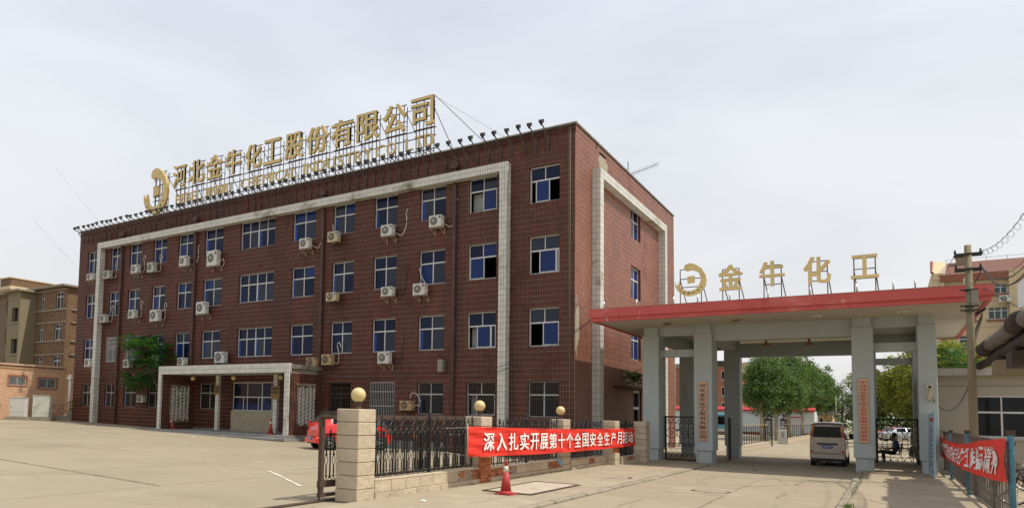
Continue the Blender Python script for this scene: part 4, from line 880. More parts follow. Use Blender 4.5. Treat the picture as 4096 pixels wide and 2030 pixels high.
for k, (a, b) in enumerate(segs):
    m = MB(); x = wx((a + b) / 2); H = .45 - .035 * k
    m.box(x - .36 - 2.1, x - .03 - 2.1, a + 9.5, b + 9.5, -.05, H - .012); core = m.build('wall_core', 'mortar', bw_)
    y = a; 
    while y < b - .02:       # upper course of big stones, lower course of smaller ones
        y2 = min(y + random.uniform(.58, .66), b)
        if b - y2 < .2: y2 = b
        if not any(y < q and y2 > p + .05 and (y + y2) / 2 > p and (y + y2) / 2 < q for p, q in brk):
            m = MB(); m.bbox(x - .05 - 2.1, x + .012 - 2.1, y + .006 + 9.5, y2 - .006 + 9.5, .175, H, .01); m.build('stone_block', 'stone', bw_)
        y = y2
    y = a
    while y < b - .02:
        y2 = min(y + .56, b); m = MB(); m.bbox(x - .05 - 2.1, x + .030 - 2.1, y + .004 + 9.5, y2 - .004 + 9.5, .03, .168, .008); m.build('base_stone', 'stone', bw_); y = y2
    m = MB(); m.box(x - .38 - 2.1, x + .02 - 2.1, a + 9.5, b + 9.5, H - .01, H + .012); m.build('coping', 'stone', bw_)
    for p, q in brk:
        if p < a - .01 or q > b + .01: continue
        z = .175; r = 0
        while z < H - .05:
            y = p - (.1 if r % 2 else 0)
            while y < q - .06:
                if random.random() > .07: link('brick', brick_me, core, (x - 2.1 + random.uniform(-.022, .0), y + 9.5, z), scale=(1, min(1, (q - y) / .22), 1)); nb += 1
                y += .225
            z += .063; r += 1
# fence panels
def spear(m, x, z, s=1): m.lathe((x, 0, z), [(.012, 0), (.026 * s, .03), (.03 * s, .08), (.018 * s, .16), (.002, .24 * s)], 6)
tb = MB(); tb.box(-.013, .013, -.013, .013, .10, 1.24); spear(tb, 0, 1.22); tall_me = tb.mesh('baluster', 'iron')
def short_baluster():
    m = MB(); m.box(-.011, .011, -.011, .011, .60, 1.06); m.lathe((0, 0, .56), [(.022, 0), (.03, .02), (.02, .05)], 6)
    for s_ in (-1, 1): m.tube([(0, 0, .57), (s_ * .045, 0, .50), (s_ * .05, 0, .44), (s_ * .03, 0, .37), (0, 0, .32)], .011, 4)
    m.box(-.010, .010, -.010, .010, .06, .34)
    for k in range(5): m.lathe((0, 0, .14 + k * .035), [(.013, 0), (.024, .012), (.013, .024)], 6)
    return m.mesh('baluster', 'iron')
short_me = short_baluster()
def fence_panel(y0, y1, x, zb, lb, cat='iron fence', name='iron_fence', grp='black iron fence panels on the boundary wall'):
    L = y1 - y0; t = thing(name, lb, cat, (x, y0, zb), PI / 2, grp)
    m = MB(); m.box(0, L, -.014, .014, 1.16, 1.185); m.box(0, L, -.012, .012, .085, .105); m.box(0, L, -.012, .012, -.0, .02); m.box(0, L, -.01, .01, 1.05, 1.065); m.build('rail', 'iron', t)
    n = max(2, int(round(L / .50))); sp = L / n
    for i in range(n + 1): link('baluster', tall_me, t, (min(max(i * sp, .03), L - .03), 0, 0), scale=(1, 1, 1.0 if i % 1 == 0 else 1))
    sm_ = MB(); sm_.box(-.01, .01, -.01, .01, 1.18, 1.24); spear(sm_, 0, 1.22, .7); sme = sm_.mesh('finial', 'iron')
    for i in range(n): link('finial', sme, t, ((i + .5) * sp, 0, -.04))
    k = n * 2
    for i in range(k): link('baluster', short_me, t, ((i + .5) * sp / 2, 0, 0))
    m = MB()
    for i in range(n):
        cx = (i + .5) * sp; ring(m, cx, 1.18 + sp * .42, sp * .42, .010, 0, 10, PI + .25, 2 * PI - .25)
        for s_ in (-1, 1): m.tube([(cx + s_ * (sp * .42), 0, 1.26), (cx + s_ * sp * .47, 0, 1.33)], .012, 4)
    for i in range(k):
        cx = (i + .5) * sp / 2; ring(m, cx, 1.0, sp * .25, .010, 0, 8, 0, PI); ring(m, cx + sp / 4, .92, sp * .24, .009, 0, 8, 0, PI)
        ring(m, cx - sp * .1, .045, .035, .007, 0, 8); ring(m, cx + sp * .1, .05, .03, .007, 0, 8); ring(m, cx, .03, sp * .2, .007, 0, 8, .3, PI - .3)
    tag(m.build('scrollwork', 'iron', t), kind='stuff')
    m = MB(); m.box(L * .53 - .035, L * .53 + .035, -.035, .035, -.02, 1.30); m.lathe((L * .53, 0, 1.30), [(.045, 0), (.03, .04), (.05, .07), (.02, .12), (.035, .16), (.003, .28)], 8)
    for s_ in (-1, 1): m.tube([(L * .53, 0, 1.36), (L * .53 + s_ * .08, 0, 1.42), (L * .53 + s_ * .11, 0, 1.38)], .012, 4)
    m.build('post', 'iron', t); return t
FL = ['black iron fence panel between the nearest pillar and the banner', 'black iron fence panel behind the left half of the banner', 'black iron fence panel behind the right half of the banner', 'short black iron fence panel next to the left gate column']
for k, (a, b) in enumerate(segs): fence_panel(a + .02, b - .02, wx((a + b) / 2) - .2, .45 - .035 * k, FL[k])
# sliding gate parked behind the fence
sg = thing('sliding_gate', 'retracted sliding iron gate with a brown top beam parked behind the boundary fence', 'sliding gate', (1.52, -19.55, 0), PI / 2)
m = MB(); m.box(-.02, 6.9, -.04, .04, 1.76, 1.86); m.box(-.02, 6.9, -.05, .05, .30, .44); m.box(-.02, 6.9, -.05, .05, .10, .16); m.box(-.0, .10, -.045, .045, .12, 1.90); m.build('frame', 'rust', sg)
for x in (2.0, 4.1, 6.3): m = MB(); m.box(x - .05, x + .05, -.045, .045, .16, 1.74); m.build('post', 'iron', sg)
for i in range(26):
    link('baluster', short_me, sg, (.22 + i * .255, 0, .44), scale=(1, 1, .95))
for i in range(13): link('baluster', tall_me, sg, (.35 + i * .51, .0, .40), scale=(1, 1, .80))
m = MB(); m.box(.1, 6.8, -.012, .012, 1.42, 1.45)
for i in range(26): ring(m, .22 + i * .255, 1.32, .12, .01, 0, 8, 0, PI); ring(m, .17 + i * .255, .50, .045, .008, 0, 8); ring(m, .28 + i * .255, .50, .04, .008, 0, 8)
tag(m.build('scrollwork', 'iron', sg), kind='stuff')
m = MB(); m.tube([(0, 0, .12), (.02, .02, .0)], .02, 5); m.build('drop_chain', 'rust', sg)
m = MB(); m.tube([(-.3, -.6, .0), (.15, .02, 1.92)], .02, 5) if False else m.box(-.15, .3, -.2, -.12, 1.86, 1.94); m.build('latch_box', 'iron', sg)
m = MB(); m.box(1.42, 1.56, -21.5, -13, 0, .025); tag(m.build('gate_rail', 'rust'), 'rusty floor rail of the sliding gate beside the nearest pillar', 'rail')
# ================================================================== BANNER ON THE FENCE
def bfun(y):   # top z, bottom z, x bulge
    u = (y + 15.3) / 14.7; return 1.62 + (1.475 - 1.62) * u - .05 * math.sin(PI * u), .86 + (.75 - .86) * u - .085 * math.sin(PI * u) * (1 - .3 * u), 2.80 + .05 * math.sin(u * 9) * .5
bn = thing('banner', 'long red cloth banner with white characters tied along the boundary fence', 'banner', (2.8, -15.3, 0))
V = []; n = 120; rws = 10
for i in range(n + 1):
    y = -15.3 + 14.7 * i / n; zt, zb, bx = bfun(y)
    for j in range(rws + 1):
        f = j / rws; wr = .010 * math.sin(y * 7 + f * 4) + .011 * math.sin(f * 17 + y * 2.1) * (1.7 if i < 14 or i > 108 else 1) + .008 * math.sin(y * 3.1 - f * 9)
        V.append((bx - 2.8 + wr, y + 15.3, zb + (zt - zb) * f))
F = [(i * (rws + 1) + j, (i + 1) * (rws + 1) + j, (i + 1) * (rws + 1) + j + 1, i * (rws + 1) + j + 1) for i in range(n) for j in range(rws)]
me = npmesh('cloth', V, F, 'cloth'); o = link('cloth', me, bn); so = o.modifiers.new('s', 'SOLIDIFY'); so.thickness = .004
txt = '深入扎实开展第十个全国安全生产月活动'; w0, w1 = -14.55, -.98; cw = (w1 - w0) / len(txt)
for i, ch in enumerate(txt):
    y = w0 + i * cw; zt, zb, bx = bfun(y + cw / 2); link('character', text_mesh(ch, .022, .006, ('white',)), bn, (bx - 2.8 + .032, y + cw * .08 + 15.3, zb + (zt - zb) * .19), rz=PI / 2, scale=(cw * .82, 1, (zt - zb) * .63))
m = MB(); m.tube([(2.8, -15.3, .78), (2.8, -15.3, 1.70)], .018, 6); o = m.build('pole', 'barkp', bn); o.location = (-2.8, 15.3, 0)
m = MB(); m.tube([(2.8, -15.3, 1.6), (2.2, -15.4, 1.55)], .0025, 4); m.tube([(2.8, -15.3, .88), (2.2, -15.4, .95)], .0025, 4); m.tube([(2.8, -.6, 1.45), (2.5, -.4, 1.5)], .006, 4); o = m.build('tie_string', 'white', bn); o.location = (-2.8, 15.3, 0)
# red banner on the right-hand fence
RF = 13.12
r2 = thing('banner', 'sagging wrinkled red banner with white characters on the rusty blue fence at the right', 'banner', (RF, -15, 0))
def rf(u):   # u 0 far (y 5.3) .. 1 near (y -15)
    y = 5.3 - 20.3 * u; top = np.interp(u, [0, .1, .2, .43, .62, .8, 1], [1.52, 1.42, 1.37, 1.36, 1.45, 1.60, 1.73]); bot = np.interp(u, [0, .12, .35, .65, .85, 1], [.72, .70, .70, .77, .86, .97]); return y, float(top), float(bot)
def rx(u, f): return -.03 + .045 * math.sin(f * 5 + u * 7) * math.sin(PI * u) + .02 * math.sin(u * 40 + f * 5)
V = []; n = 90; rws = 12
for i in range(n + 1):
    y, zt, zb = rf(i / n)
    for j in range(rws + 1): f = j / rws; V.append((rx(i / n, f), y + 15, zb + (zt - zb) * f))
F = [(i * (rws + 1) + j, (i + 1) * (rws + 1) + j, (i + 1) * (rws + 1) + j + 1, i * (rws + 1) + j + 1) for i in range(n) for j in range(rws)]
o = link('cloth', npmesh('cloth', V, F, 'cloth'), r2)
txt = '批示贯彻国务院安全生产工作指示精神'; N = len(txt)
for i, ch in enumerate(txt):
    me = text_mesh(ch, .018, .004, ('white',)).copy(); u0 = .03 + .92 * i / N; u1 = .03 + .92 * (i + .86) / N; nv = len(me.vertices); co = np.zeros(nv * 3); me.vertices.foreach_get('co', co); co = co.reshape(-1, 3)
    for k in range(nv):
        a, dep, c = co[k]; f = .15 + .68 * c; u = u0 + (u1 - u0) * a + .012 * math.sin(c * 7 + i) ; y, zt, zb = rf(min(u, 1)); co[k] = (rx(u, f) - .014 + dep * .5, y + 15, zb + (zt - zb) * f)
    me.vertices.foreach_set('co', co.ravel()); me.update(); link('character', me, r2)
# right-hand fence: blue posts, rusty bars
rfn = thing('railing_fence', 'rusty railing fence with peeling blue posts at the right edge carrying a red banner', 'fence', (13.22, -14, 0))
for x, y, h, r, mt in ((13.18, -14.9, 1.86, .045, 'bluep'), (13.2, -6.2, 1.78, .05, 'bluep'), (13.2, .2, 1.72, .05, 'bluep'), (13.2, 7.4, 1.62, .05, 'rust')):
    m = MB(); m.lathe((x - 13.22, y + 14, 0), [(r, -.02), (r, h - .03), (r * .7, h), (.01, h + .01)], 12); m.build('post', mt, rfn)
    if r < .06: m = MB(); m.box(x - 13.22 - .06, x - 13.22 + .06, y + 14 - .06, y + 14 + .06, h - .07, h + .01); m.build('post_cap', 'rust', rfn)
m = MB(); m.box(-.025, .025, -.9, 21.4, 1.61, 1.665); m.box(-.025, .025, -.9, 21.4, .15, .19); m.build('rail', 'fencer', rfn)
bb = MB(); bb.tube([(0, 0, .15), (0, 0, 1.62)], .008, 4); bme = bb.mesh('railing_bar', 'fencer'); y = -.85
while y < 21.2: link('railing_bar', bme, rfn, (0, y, 0), rot=(random.uniform(-.008, .008), random.uniform(-.004, .004), 0)); y += .19
m = MB()
for i in range(34):
    y = random.uniform(-.5, 20); z = random.uniform(.2, .9); m.tube([(.05, y, .15), (random.uniform(0, .12), y + random.uniform(-.3, .3), z), (random.uniform(0, .15), y + random.uniform(-.5, .5), z + random.uniform(.2, .5))], .008, 3)
tag(m.build('dry_creeper', 'barkp', rfn), kind='stuff')
# poster board leaning by the right column
pb = thing('notice_board', 'tall pale blue notice board leaning beside the far right gate column', 'notice board', (12.62, 1.88, .05))
m = MB(); m.add([(0, 0, 0), (.11, -1.35, 0), (.16, -1.35, 2.30), (.05, 0, 2.24), (.05, 0, 0), (.16, -1.35, 0), (.21, -1.35, 2.30), (.10, 0, 2.24)], [(0, 3, 2, 1), (4, 5, 6, 7), (0, 1, 5, 4), (1, 2, 6, 5), (2, 3, 7, 6), (3, 0, 4, 7)]); m.build('panel', 'poster', pb)
rnd = random.Random(3); m = MB(); m2 = MB()
def pbq(mm, a, b, z0, z1):
    f = lambda s, z: (.11 * s + .05 * z / 2.3 - .006, -1.35 * s, z); mm.quad(f(a, z0), f(a, z1), f(b, z1), f(b, z0))
for i in range(16):
    z = 1.78 - i * .098; x = .16
    while x < (.75 if i % 3 else .45): pbq(m, x, x + .028, z, z + .036); x += .042
for k in range(7): pbq(m2, .22 + k * .09, .29 + k * .09, 1.98, 2.1)
pbq(m2, .7, .82, .2, .28)
m.build('small_lettering', 'ink', pb); m2.build('red_heading', 'redink', pb)

# ================================================================== CONES, HATCH, MANHOLE
def cone(loc, lb, H=.80, rot=None):
    t = thing('traffic_cone', lb, 'traffic cone', loc, group='traffic cones'); k = H / .8
    m = MB(); m.box(-.2 * k, .2 * k, -.2 * k, .2 * k, 0, .03 * k); m.lathe((0, 0, .03 * k), [(.175 * k, 0), (.16 * k, .03 * k), (.13 * k, .05 * k)], 20); m.build('base', 'conered', t)
    m = MB(); m.lathe((0, 0, .08 * k), [(.125 * k, 0), (.068 * k, .44 * k)], 24); m.build('lower_cone', 'conered', t)
    m = MB(); m.lathe((0, 0, .52 * k), [(.0685 * k, 0), (.050 * k, .15 * k)], 24); m.build('white_band', 'conew', t)
    m = MB(); m.lathe((0, 0, .67 * k), [(.050 * k, 0), (.036 * k, .10 * k), (.03 * k, .125 * k), (.014 * k, .13 * k)], 24); m.build('tip', 'conered', t)
    if rot: t.rotation_euler = rot
    return t
cone((4.02, -15.62, .055), 'faded red traffic cone standing beside the rusty hatch in front of the banner', .80)
cone((-16.6, -2.2, zp + .005), 'red and white traffic cone standing on the porch floor by the right column', .86)
cone((-25.0, -2.15, zp + .02), 'tipped-over faded traffic cone at the left end of the porch', .7, (0, -.35, .6))
ht = thing('ground_hatch', 'large rusty white-painted steel hatch plate set in the pavement', 'hatch', (3.95, -13.7, .05))
m = MB(); m.box(-.62, .55, -1.6, 1.55, 0, .018); m.build('plate', 'hatch', ht); m = MB()
for a, b, c, d in ((-.68, .62, -1.68, -1.6), (-.68, .62, 1.55, 1.62), (-.68, -.62, -1.6, 1.55), (.55, .62, -1.6, 1.55)): m.box(a, b, c, d, -.01, .028)
m.build('frame', 'rust', ht)
mh = thing('manhole', 'round iron manhole cover set in the road concrete before the gate', 'manhole cover', (7.53, -10.33, 0))
m = MB(); m.lathe((0, 0, 0), [(.50, .003), (.43, .012), (.40, .006)], 36, cap=False); m.build('rim', 'rust', mh); m = MB(); m.lathe((0, 0, 0), [(.41, .004), (.41, .010), (.001, .010)], 36, cap=False, smooth=False)
for i in range(-4, 5):
    for j in range(-4, 5):
        if i * i + j * j < 18: m.box(i * .085 - .022, i * .085 + .022, j * .085 - .022, j * .085 + .022, .010, .016)
m.build('cover', 'plaster', mh)
m = MB(); m.box(-1.0, .9, -.9, .9, -.01, .0035); m.build('repair_patch', 'pave', mh)
# ================================================================== VEHICLES
def loft_car(t, st, W, zb, mt, glassm='tint'):
    """st: list of (y, z_sill, z_belt, z_top, w_belt, w_top, glass_side, glass_top); builds body skin and window parts"""
    rings = []
    for (y, zs, zbt, ztp, wb, wt, gs_, gt) in st:
        r = [(-wb * .90, y, zs), (-wb * .985, y, zs + .10), (-wb, y, zs + (zbt - zs) * .45), (-wb * .97, y, zbt - .03), (-wb * .94, y, zbt), (-wt - .015, y, ztp - .045), (-wt * .80, y, ztp - .006), (0, y, ztp + .012)]
        rings.append(r + [(-x, yy, z) for x, yy, z in r[-2::-1]])
    m = MB(); n = len(rings[0]); g = []
    for i in range(len(st) - 1):
        for k in range(n - 1):
            sideg = k in (4, n - 6) and st[i][6]; topg = k in (5, 6, 7, 8) and st[i][7]
            f = [rings[i][k], rings[i + 1][k], rings[i + 1][k + 1], rings[i][k + 1]]
            m.add(f, [(3, 2, 1, 0)] if False else [(0, 1, 2, 3)], 0, True)
            if sideg or topg: g.append(f)
    for e, rev in ((0, False), (-1, True)):
        c = rings[e]; idx = tuple(range(n)); m.add(c, [idx if not rev else idx[::-1]], 0)
    m.add([rings[0][0], rings[-1][0], rings[-1][-1], rings[0][-1]], [(0, 1, 2, 3)], 0)
    me = m.mesh('body', mt); bm = bmesh.new(); bm.from_mesh(me); bmesh.ops.remove_doubles(bm, verts=bm.verts, dist=.0005); bmesh.ops.recalc_face_normals(bm, faces=bm.faces); bm.to_mesh(me); bm.free()
    link('body', me, t)
    for f in g:
        P = [Vector(p) for p in f]; c = sum(P, Vector()) / 4; nn = (P[1] - P[0]).cross(P[3] - P[0]).normalized()
        if nn.dot(c - Vector((0, c.y, .8))) < 0: nn = -nn
        Q = [c + (p - c) * .90 + nn * .006 for p in P]; q = MB(); q.add(Q + [p - nn * .005 for p in Q], [(0, 1, 2, 3), (4, 5, 6, 7), (0, 1, 5, 4), (1, 2, 6, 5), (2, 3, 7, 6), (3, 0, 4, 7)]); q.build('window', glassm, t)
def wheel(t, x, y, r=.29, w=.18, spokes=5):
    s = 1 if x > 0 else -1
    def turn(m): return [(x + s * v[2], y + v[0], r + v[1]) for v in m.v]
    m = MB(); m.lathe((0, 0, 0), [(r * .7, -w), (r * .96, -w), (r, -w * .7), (r, -w * .2), (r * .95, 0), (r * .68, .005)], 24); q = MB(); q.v = turn(m); q.f = m.f; q.m = m.m; q.sm = m.sm; wh = q.build('wheel', 'rubber', t)
    m = MB(); m.lathe((0, 0, 0), [(r * .66, .004), (r * .62, .012), (r * .56, -.02), (r * .50, -.05)], 24, cap=False); m.lathe((0, 0, 0), [(r * .16, .012), (.001, .014)], 12, cap=False)
    for k in range(spokes):
        a = 2 * PI * k / spokes; m.add([(r * .12 * math.cos(a + 1), r * .12 * math.sin(a + 1), .01), (r * .12 * math.cos(a - 1), r * .12 * math.sin(a - 1), .01), (r * .62 * math.cos(a - .14), r * .62 * math.sin(a - .14), .0), (r * .62 * math.cos(a + .14), r * .62 * math.sin(a + .14), .0)], [(0, 1, 2, 3)])
    q = MB(); q.v = turn(m); q.f = m.f; q.m = m.m; q.sm = m.sm; q.build('rim', 'chrome', wh)
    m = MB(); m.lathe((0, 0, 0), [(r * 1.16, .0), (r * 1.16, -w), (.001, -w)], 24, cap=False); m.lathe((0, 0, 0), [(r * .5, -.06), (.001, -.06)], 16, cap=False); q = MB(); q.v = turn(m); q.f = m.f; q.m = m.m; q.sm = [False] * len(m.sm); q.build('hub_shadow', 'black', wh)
def plate(t, y, z, w, txt):
    m = MB(); m.box(-w / 2, w / 2, y - .02, y, z, z + w * .32); p_ = m.build('number_plate', 'plate', t); n = len(txt)
    for i, ch in enumerate(txt): link('character', text_mesh(ch, .012, .003, ('white',)), p_, (-w / 2 + w * (.05 + .9 * i / n), y - .021, z + w * .06), scale=(w * .9 / n * .78, 1, w * .20))
# silver van, rear towards the camera
van = thing('van', 'silver-bronze minivan seen from behind driving in under the gate', 'van', (9.30, 5.20, 0), 0)
W = .66
st = [(0.0, .33, 1.20, 1.76, W * .97, .54, 0, 0), (.06, .28, 1.24, 1.84, W, .565, 0, 0), (.30, .27, 1.26, 1.885, W, .58, 1, 0), (1.25, .27, 1.26, 1.90, W, .59, 0, 0), (1.35, .27, 1.26, 1.90, W, .59, 1, 0), (2.35, .27, 1.24, 1.89, W, .585, 0, 0), (2.43, .27, 1.22, 1.88, W, .58, 1, 0), (3.05, .27, 1.16, 1.78, W, .55, 0, 1), (3.75, .28, 1.02, 1.12, W * .97, .54, 0, 0), (4.15, .30, .86, .90, W * .90, .48, 0, 0), (4.25, .36, .70, .72, W * .8, .42, 0, 0)]
loft_car(van, st, W, .3, 'silver')
m = MB(); m.add([(-.53, -.014, 1.245), (.53, -.014, 1.245), (.485, -.014, 1.715), (-.485, -.014, 1.715), (-.53, -.002, 1.245), (.53, -.002, 1.245), (.485, -.002, 1.715), (-.485, -.002, 1.715)], [(0, 1, 2, 3), (0, 4, 5, 1), (1, 5, 6, 2), (2, 6, 7, 3), (3, 7, 4, 0)]); m.build('rear_window', 'tint', van)
m = MB(); m.bbox(-.645, .645, -.10, .12, .33, .56, .03); m.build('rear_bumper', 'silver', van)
for s in (-1, 1):
    m = MB(); x = s * .575; m.add([(x - s * .035, -.016, 1.25), (x + s * .062, -.016, 1.25), (x + s * .03, -.016, 1.50), (x - s * .05, -.016, 1.50)], [(0, 1, 2, 3)]); m.build('tail_light', 'redlens', van)
    m = MB(); m.add([(x - s * .05, -.016, 1.503), (x + s * .03, -.016, 1.503), (x - s * .01, -.016, 1.73), (x - s * .08, -.016, 1.73)], [(0, 1, 2, 3)]); m.build('indicator_light', 'amber', van)
    m = MB(); m.box(x - .045, x + .045, -.108, -.09, .60, .69) if False else m.box(x - .045, x + .045, -.02, .0, .585, .675); m.build('reflector', 'redlens', van)
    for y in (.62, 3.35): wheel(van, s * (W - .01), y, .30, .20)
m = MB(); 
for a, b, c, d in ((-.50, -.495, .58, 1.25), (.495, .50, .58, 1.25), (-.50, .50, .575, .585)): m.box(a, b, -.006, .0, c, d)
m.build('door_seam', 'black', van)
m = MB(); m.box(-.38, .38, -.045, 0, .93, 1.0); m.build('plate_garnish', 'black', van)
m = MB(); m.add([(-.30, -.01, .93), (.30, -.01, .93), (.24, -.01, .76), (-.24, -.01, .76)], [(0, 3, 2, 1)]); m.build('plate_recess', 'acw', van)
plate(van, -.018, .775, .40, '冀JPP807')
m = MB(); m.lathe((0, 0, 0), [(.035, 0), (.035, .006)], 12); q = MB(); q.v = [(v[0], -.008 - v[2], 1.205 + v[1]) for v in m.v]; q.f = m.f; q.m = m.m; q.sm = m.sm; q.build('round_emblem', 'chrome', van)
m = MB(); m.box(-.60, .60, .05, 3.9, .20, .30); m.box(-.1, .12, .1, .5, .16, .25); m.box(-.55, -.4, -.02, .1, .22, .34); m.build('underbody', 'black', van)
m = MB(); m.tube([(0, .5, 1.89), (0, .46, 1.99)], .008, 4); m.build('aerial', 'black', van)
m = MB(); m.bbox(W + .03, W + .20, 2.75, 2.86, 1.12, 1.40, .02); m.box(W - .05, W + .05, 2.78, 2.84, 1.12, 1.17); m.build('wing_mirror', 'black', van)
m = MB(); m.box(W + .0, W + .045, 1.9, 2.1, .98, 1.02); m.build('door_handle', 'black', van)
# red hatchback on the forecourt
car = thing('hatchback_car', 'bright red small hatchback parked on the forecourt behind the first pillar', 'car', (-9.92, -5.62, .13), -.47); car.scale = (1.0, 1.08, 1.13)
W = .74
st = [(-.55, .34, .74, .78, W * .80, .52, 0, 0), (-.50, .22, .84, .93, W * .92, .58, 0, 0), (-.36, .22, .95, 1.08, W * .97, .57, 0, 1), (-.02, .21, 1.02, 1.46, W, .50, 0, 0), (.12, .21, 1.02, 1.54, W, .51, 1, 0), (.80, .21, 1.01, 1.585, W, .53, 0, 0), (.86, .21, 1.01, 1.585, W, .53, 1, 0), (1.62, .21, .98, 1.54, W, .52, 0, 0), (1.68, .21, .97, 1.52, W, .51, 0, 1), (2.32, .21, .93, 1.03, W, .58, 0, 0), (2.75, .22, .82, .88, W * .95, .55, 0, 0), (3.02, .24, .70, .74, W * .86, .48, 0, 0), (3.10, .32, .56, .58, W * .74, .40, 0, 0)]
loft_car(car, st, W, .2, 'carred')
for s in (-1, 1):
    for y in (0, 2.42): wheel(car, s * (W + .012), y, .285, .18, 5)
    m = MB(); m.box(s * .60 - .07, s * .60 + .07, -.485, -.40, .92, 1.15); m.build('tail_light', 'redlens', car)
    m = MB(); m.bbox(s * .55 - .12, s * .55 + .12, 2.86, 3.0, .62, .76, .02); m.build('headlight', 'lampglass', car)
    m = MB(); m.bbox(s * (W + .1) - .08, s * (W + .1) + .08, 1.85, 1.95, .98, 1.12, .02); m.build('wing_mirror', 'carred', car)
m = MB(); m.bbox(-.68, .68, -.64, -.38, .26, .50, .04); m.build('rear_bumper', 'carred', car)
plate(car, -.64, .40, .42, '冀JGC696')
m = MB(); m.lathe((0, 0, 0), [(.05, 0), (.05, .012)], 12); q = MB(); q.v = [(v[0], -.555 - v[2], .80 + v[1]) for v in m.v]; q.f = m.f; q.m = m.m; q.sm = m.sm; q.build('round_emblem', 'chrome', car)
# cars parked beyond the right-hand gate
def saloon(lb, loc, rz, mt, roof=True):
    t = thing('saloon_car', lb, 'car', loc, rz, 'saloon cars parked beyond the right side gate'); W = .80
    st = [(-.95, .30, .66, .70, W * .8, .6, 0, 0), (-.85, .22, .82, .90, W * .95, .64, 0, 0), (-.2, .2, .92, .98, W, .66, 0, 1), (.35, .2, .93, 1.34, W, .55, 1, 0), (1.3, .2, .92, 1.40, W, .56, 1, 0), (2.0, .2, .90, 1.34, W, .54, 0, 1), (2.65, .2, .88, .95, W, .66, 0, 0), (3.4, .22, .76, .80, W * .93, .6, 0, 0), (3.55, .32, .58, .60, W * .8, .5, 0, 0)]
    loft_car(t, st, W, .2, mt)
    for s in (-1, 1):
        for y in (0, 2.6): wheel(t, s * (W + .01), y, .29, .18)
        m = MB(); m.box(s * .6 - .1, s * .6 + .1, -.93, -.84, .66, .84); m.build('tail_light', 'redlens', t)
    return t
c1 = saloon('white saloon with a blue roof light parked sideways beyond the right side gate', (11.55, 62.0, 0), -1.15, 'silverw')
m = MB(); m.box(-.25, .25, .9, 1.05, 1.41, 1.50); m.build('roof_light', 'plate', c1)
saloon('red saloon partly hidden behind the white one beyond the right side gate', (11.2, 66.5, 0), -1.0, 'carred')
# scooter in front of the office wall
sc = thing('motor_scooter', 'orange and black motor scooter parked against the office wall behind the fence', 'motor scooter', (-7.65, -1.0, .1), .35)
for y, r in ((-.55, .22), (.55, .22)):
    m = MB(); pts = [(0, y + r * math.cos(a), r + r * math.sin(a)) for a in [2 * PI * i / 18 for i in range(19)]]; m.tube(pts, .045, 6, cap=False); m.tube([(-.05, y, r), (.05, y, r)], .08, 10); m.build('wheel', 'rubber', sc)
m = MB(); m.tube([(0, -.5, .30), (0, -.42, .62), (0, -.34, .98)], [.06, .09, .05], 8); m.tube([(0, -.42, .5), (0, -.15, .3), (0, .2, .32), (0, .5, .55), (0, .6, .62)], [.10, .12, .12, .14, .05], 8); m.build('frame', 'black', sc)
m = MB(); m.bbox(-.16, .16, -.56, -.42, .55, .80, .04); m.tube([(0, -.62, .42), (0, -.48, .50), (0, -.3, .45)], [.05, .09, .05], 8); m.build('front_fairing', 'amber', sc)
m = MB(); m.bbox(-.14, .14, .0, .66, .70, .80, .03); m.build('seat', 'black', sc); m = MB(); m.tube([(-.33, -.25, 1.02), (0, -.36, .96), (.33, -.25, 1.02)], .018, 6); m.build('handlebar', 'black', sc)
m = MB(); m.tube([(0, -.50, .92), (0, -.44, .92)], .07, 10); m.build('headlight', 'lampglass', sc)
for s in (-1, 1): m = MB(); m.tube([(s * .25, -.27, 1.02), (s * .3, -.27, 1.2)], .008, 4); m.lathe((s * .3, -.27, 1.17), [(.05, 0), (.06, .05), (.03, .1)], 8); m.build('mirror', 'lampglass' if s > 0 else 'black', sc)
m = MB(); m.box(.18, .23, .1, .5, .1, .28); m.build('footboard', 'acw', sc)
# bicycles behind the right fence
def bicycle(lb, loc, rz, lean=.1):
    t = thing('bicycle', lb, 'bicycle', loc, rz, 'bicycles parked behind the right-hand fence'); t.rotation_euler = (0, lean, rz)
    for y in (-.52, .52):
        m = MB(); pts = [(0, y + .32 * math.cos(a), .33 + .32 * math.sin(a)) for a in [2 * PI * i / 24 for i in range(25)]]; m.tube(pts, .018, 5, cap=False); wh = m.build('wheel', 'rubber', t)
        m = MB(); m.tube([(0, y + .29 * math.cos(a), .33 + .29 * math.sin(a)) for a in [2 * PI * i / 24 for i in range(25)]], .008, 4, cap=False)
        for k in range(12): m.tube([(0, y, .33), (0, y + .29 * math.cos(k * PI / 6), .33 + .29 * math.sin(k * PI / 6))], .002, 3)
        tag(m.build('spokes', 'chrome', wh), kind='stuff')
    m = MB()
    for a, b in (((0, -.52, .33), (0, -.12, .78)), ((0, -.12, .78), (0, -.05, .3)), ((0, -.05, .3), (0, -.52, .33)), ((0, -.12, .72), (0, .36, .78)), ((0, -.05, .3), (0, .36, .72)), ((0, .52, .33), (0, .34, .92))): m.tube([a, b], .016, 6)
    m.build('frame', 'black', t)
    m = MB(); m.tube([(-.28, .22, .98), (-.2, .32, 1.0), (0, .35, .95), (.2, .32, 1.0), (.28, .22, .98)], .012, 6); m.build('handlebar', 'chrome', t)
    m = MB(); m.bbox(-.08, .08, -.28, -.02, .84, .90, .03); m.build('saddle', 'black', t)
    m = MB(); m.box(-.17, .17, .42, .68, .78, .80)
    for x in (-.17, .17):
        m.bar((x, .42, .8), (x, .42, 1.0), .012); m.bar((x, .68, .8), (x, .68, 1.02), .012); m.bar((x, .42, 1.0), (x, .68, 1.02), .012)
    m.bar((-.17, .42, 1), (.17, .42, 1), .012); m.bar((-.17, .68, 1.02), (.17, .68, 1.02), .012); m.build('basket', 'steel', t); return t
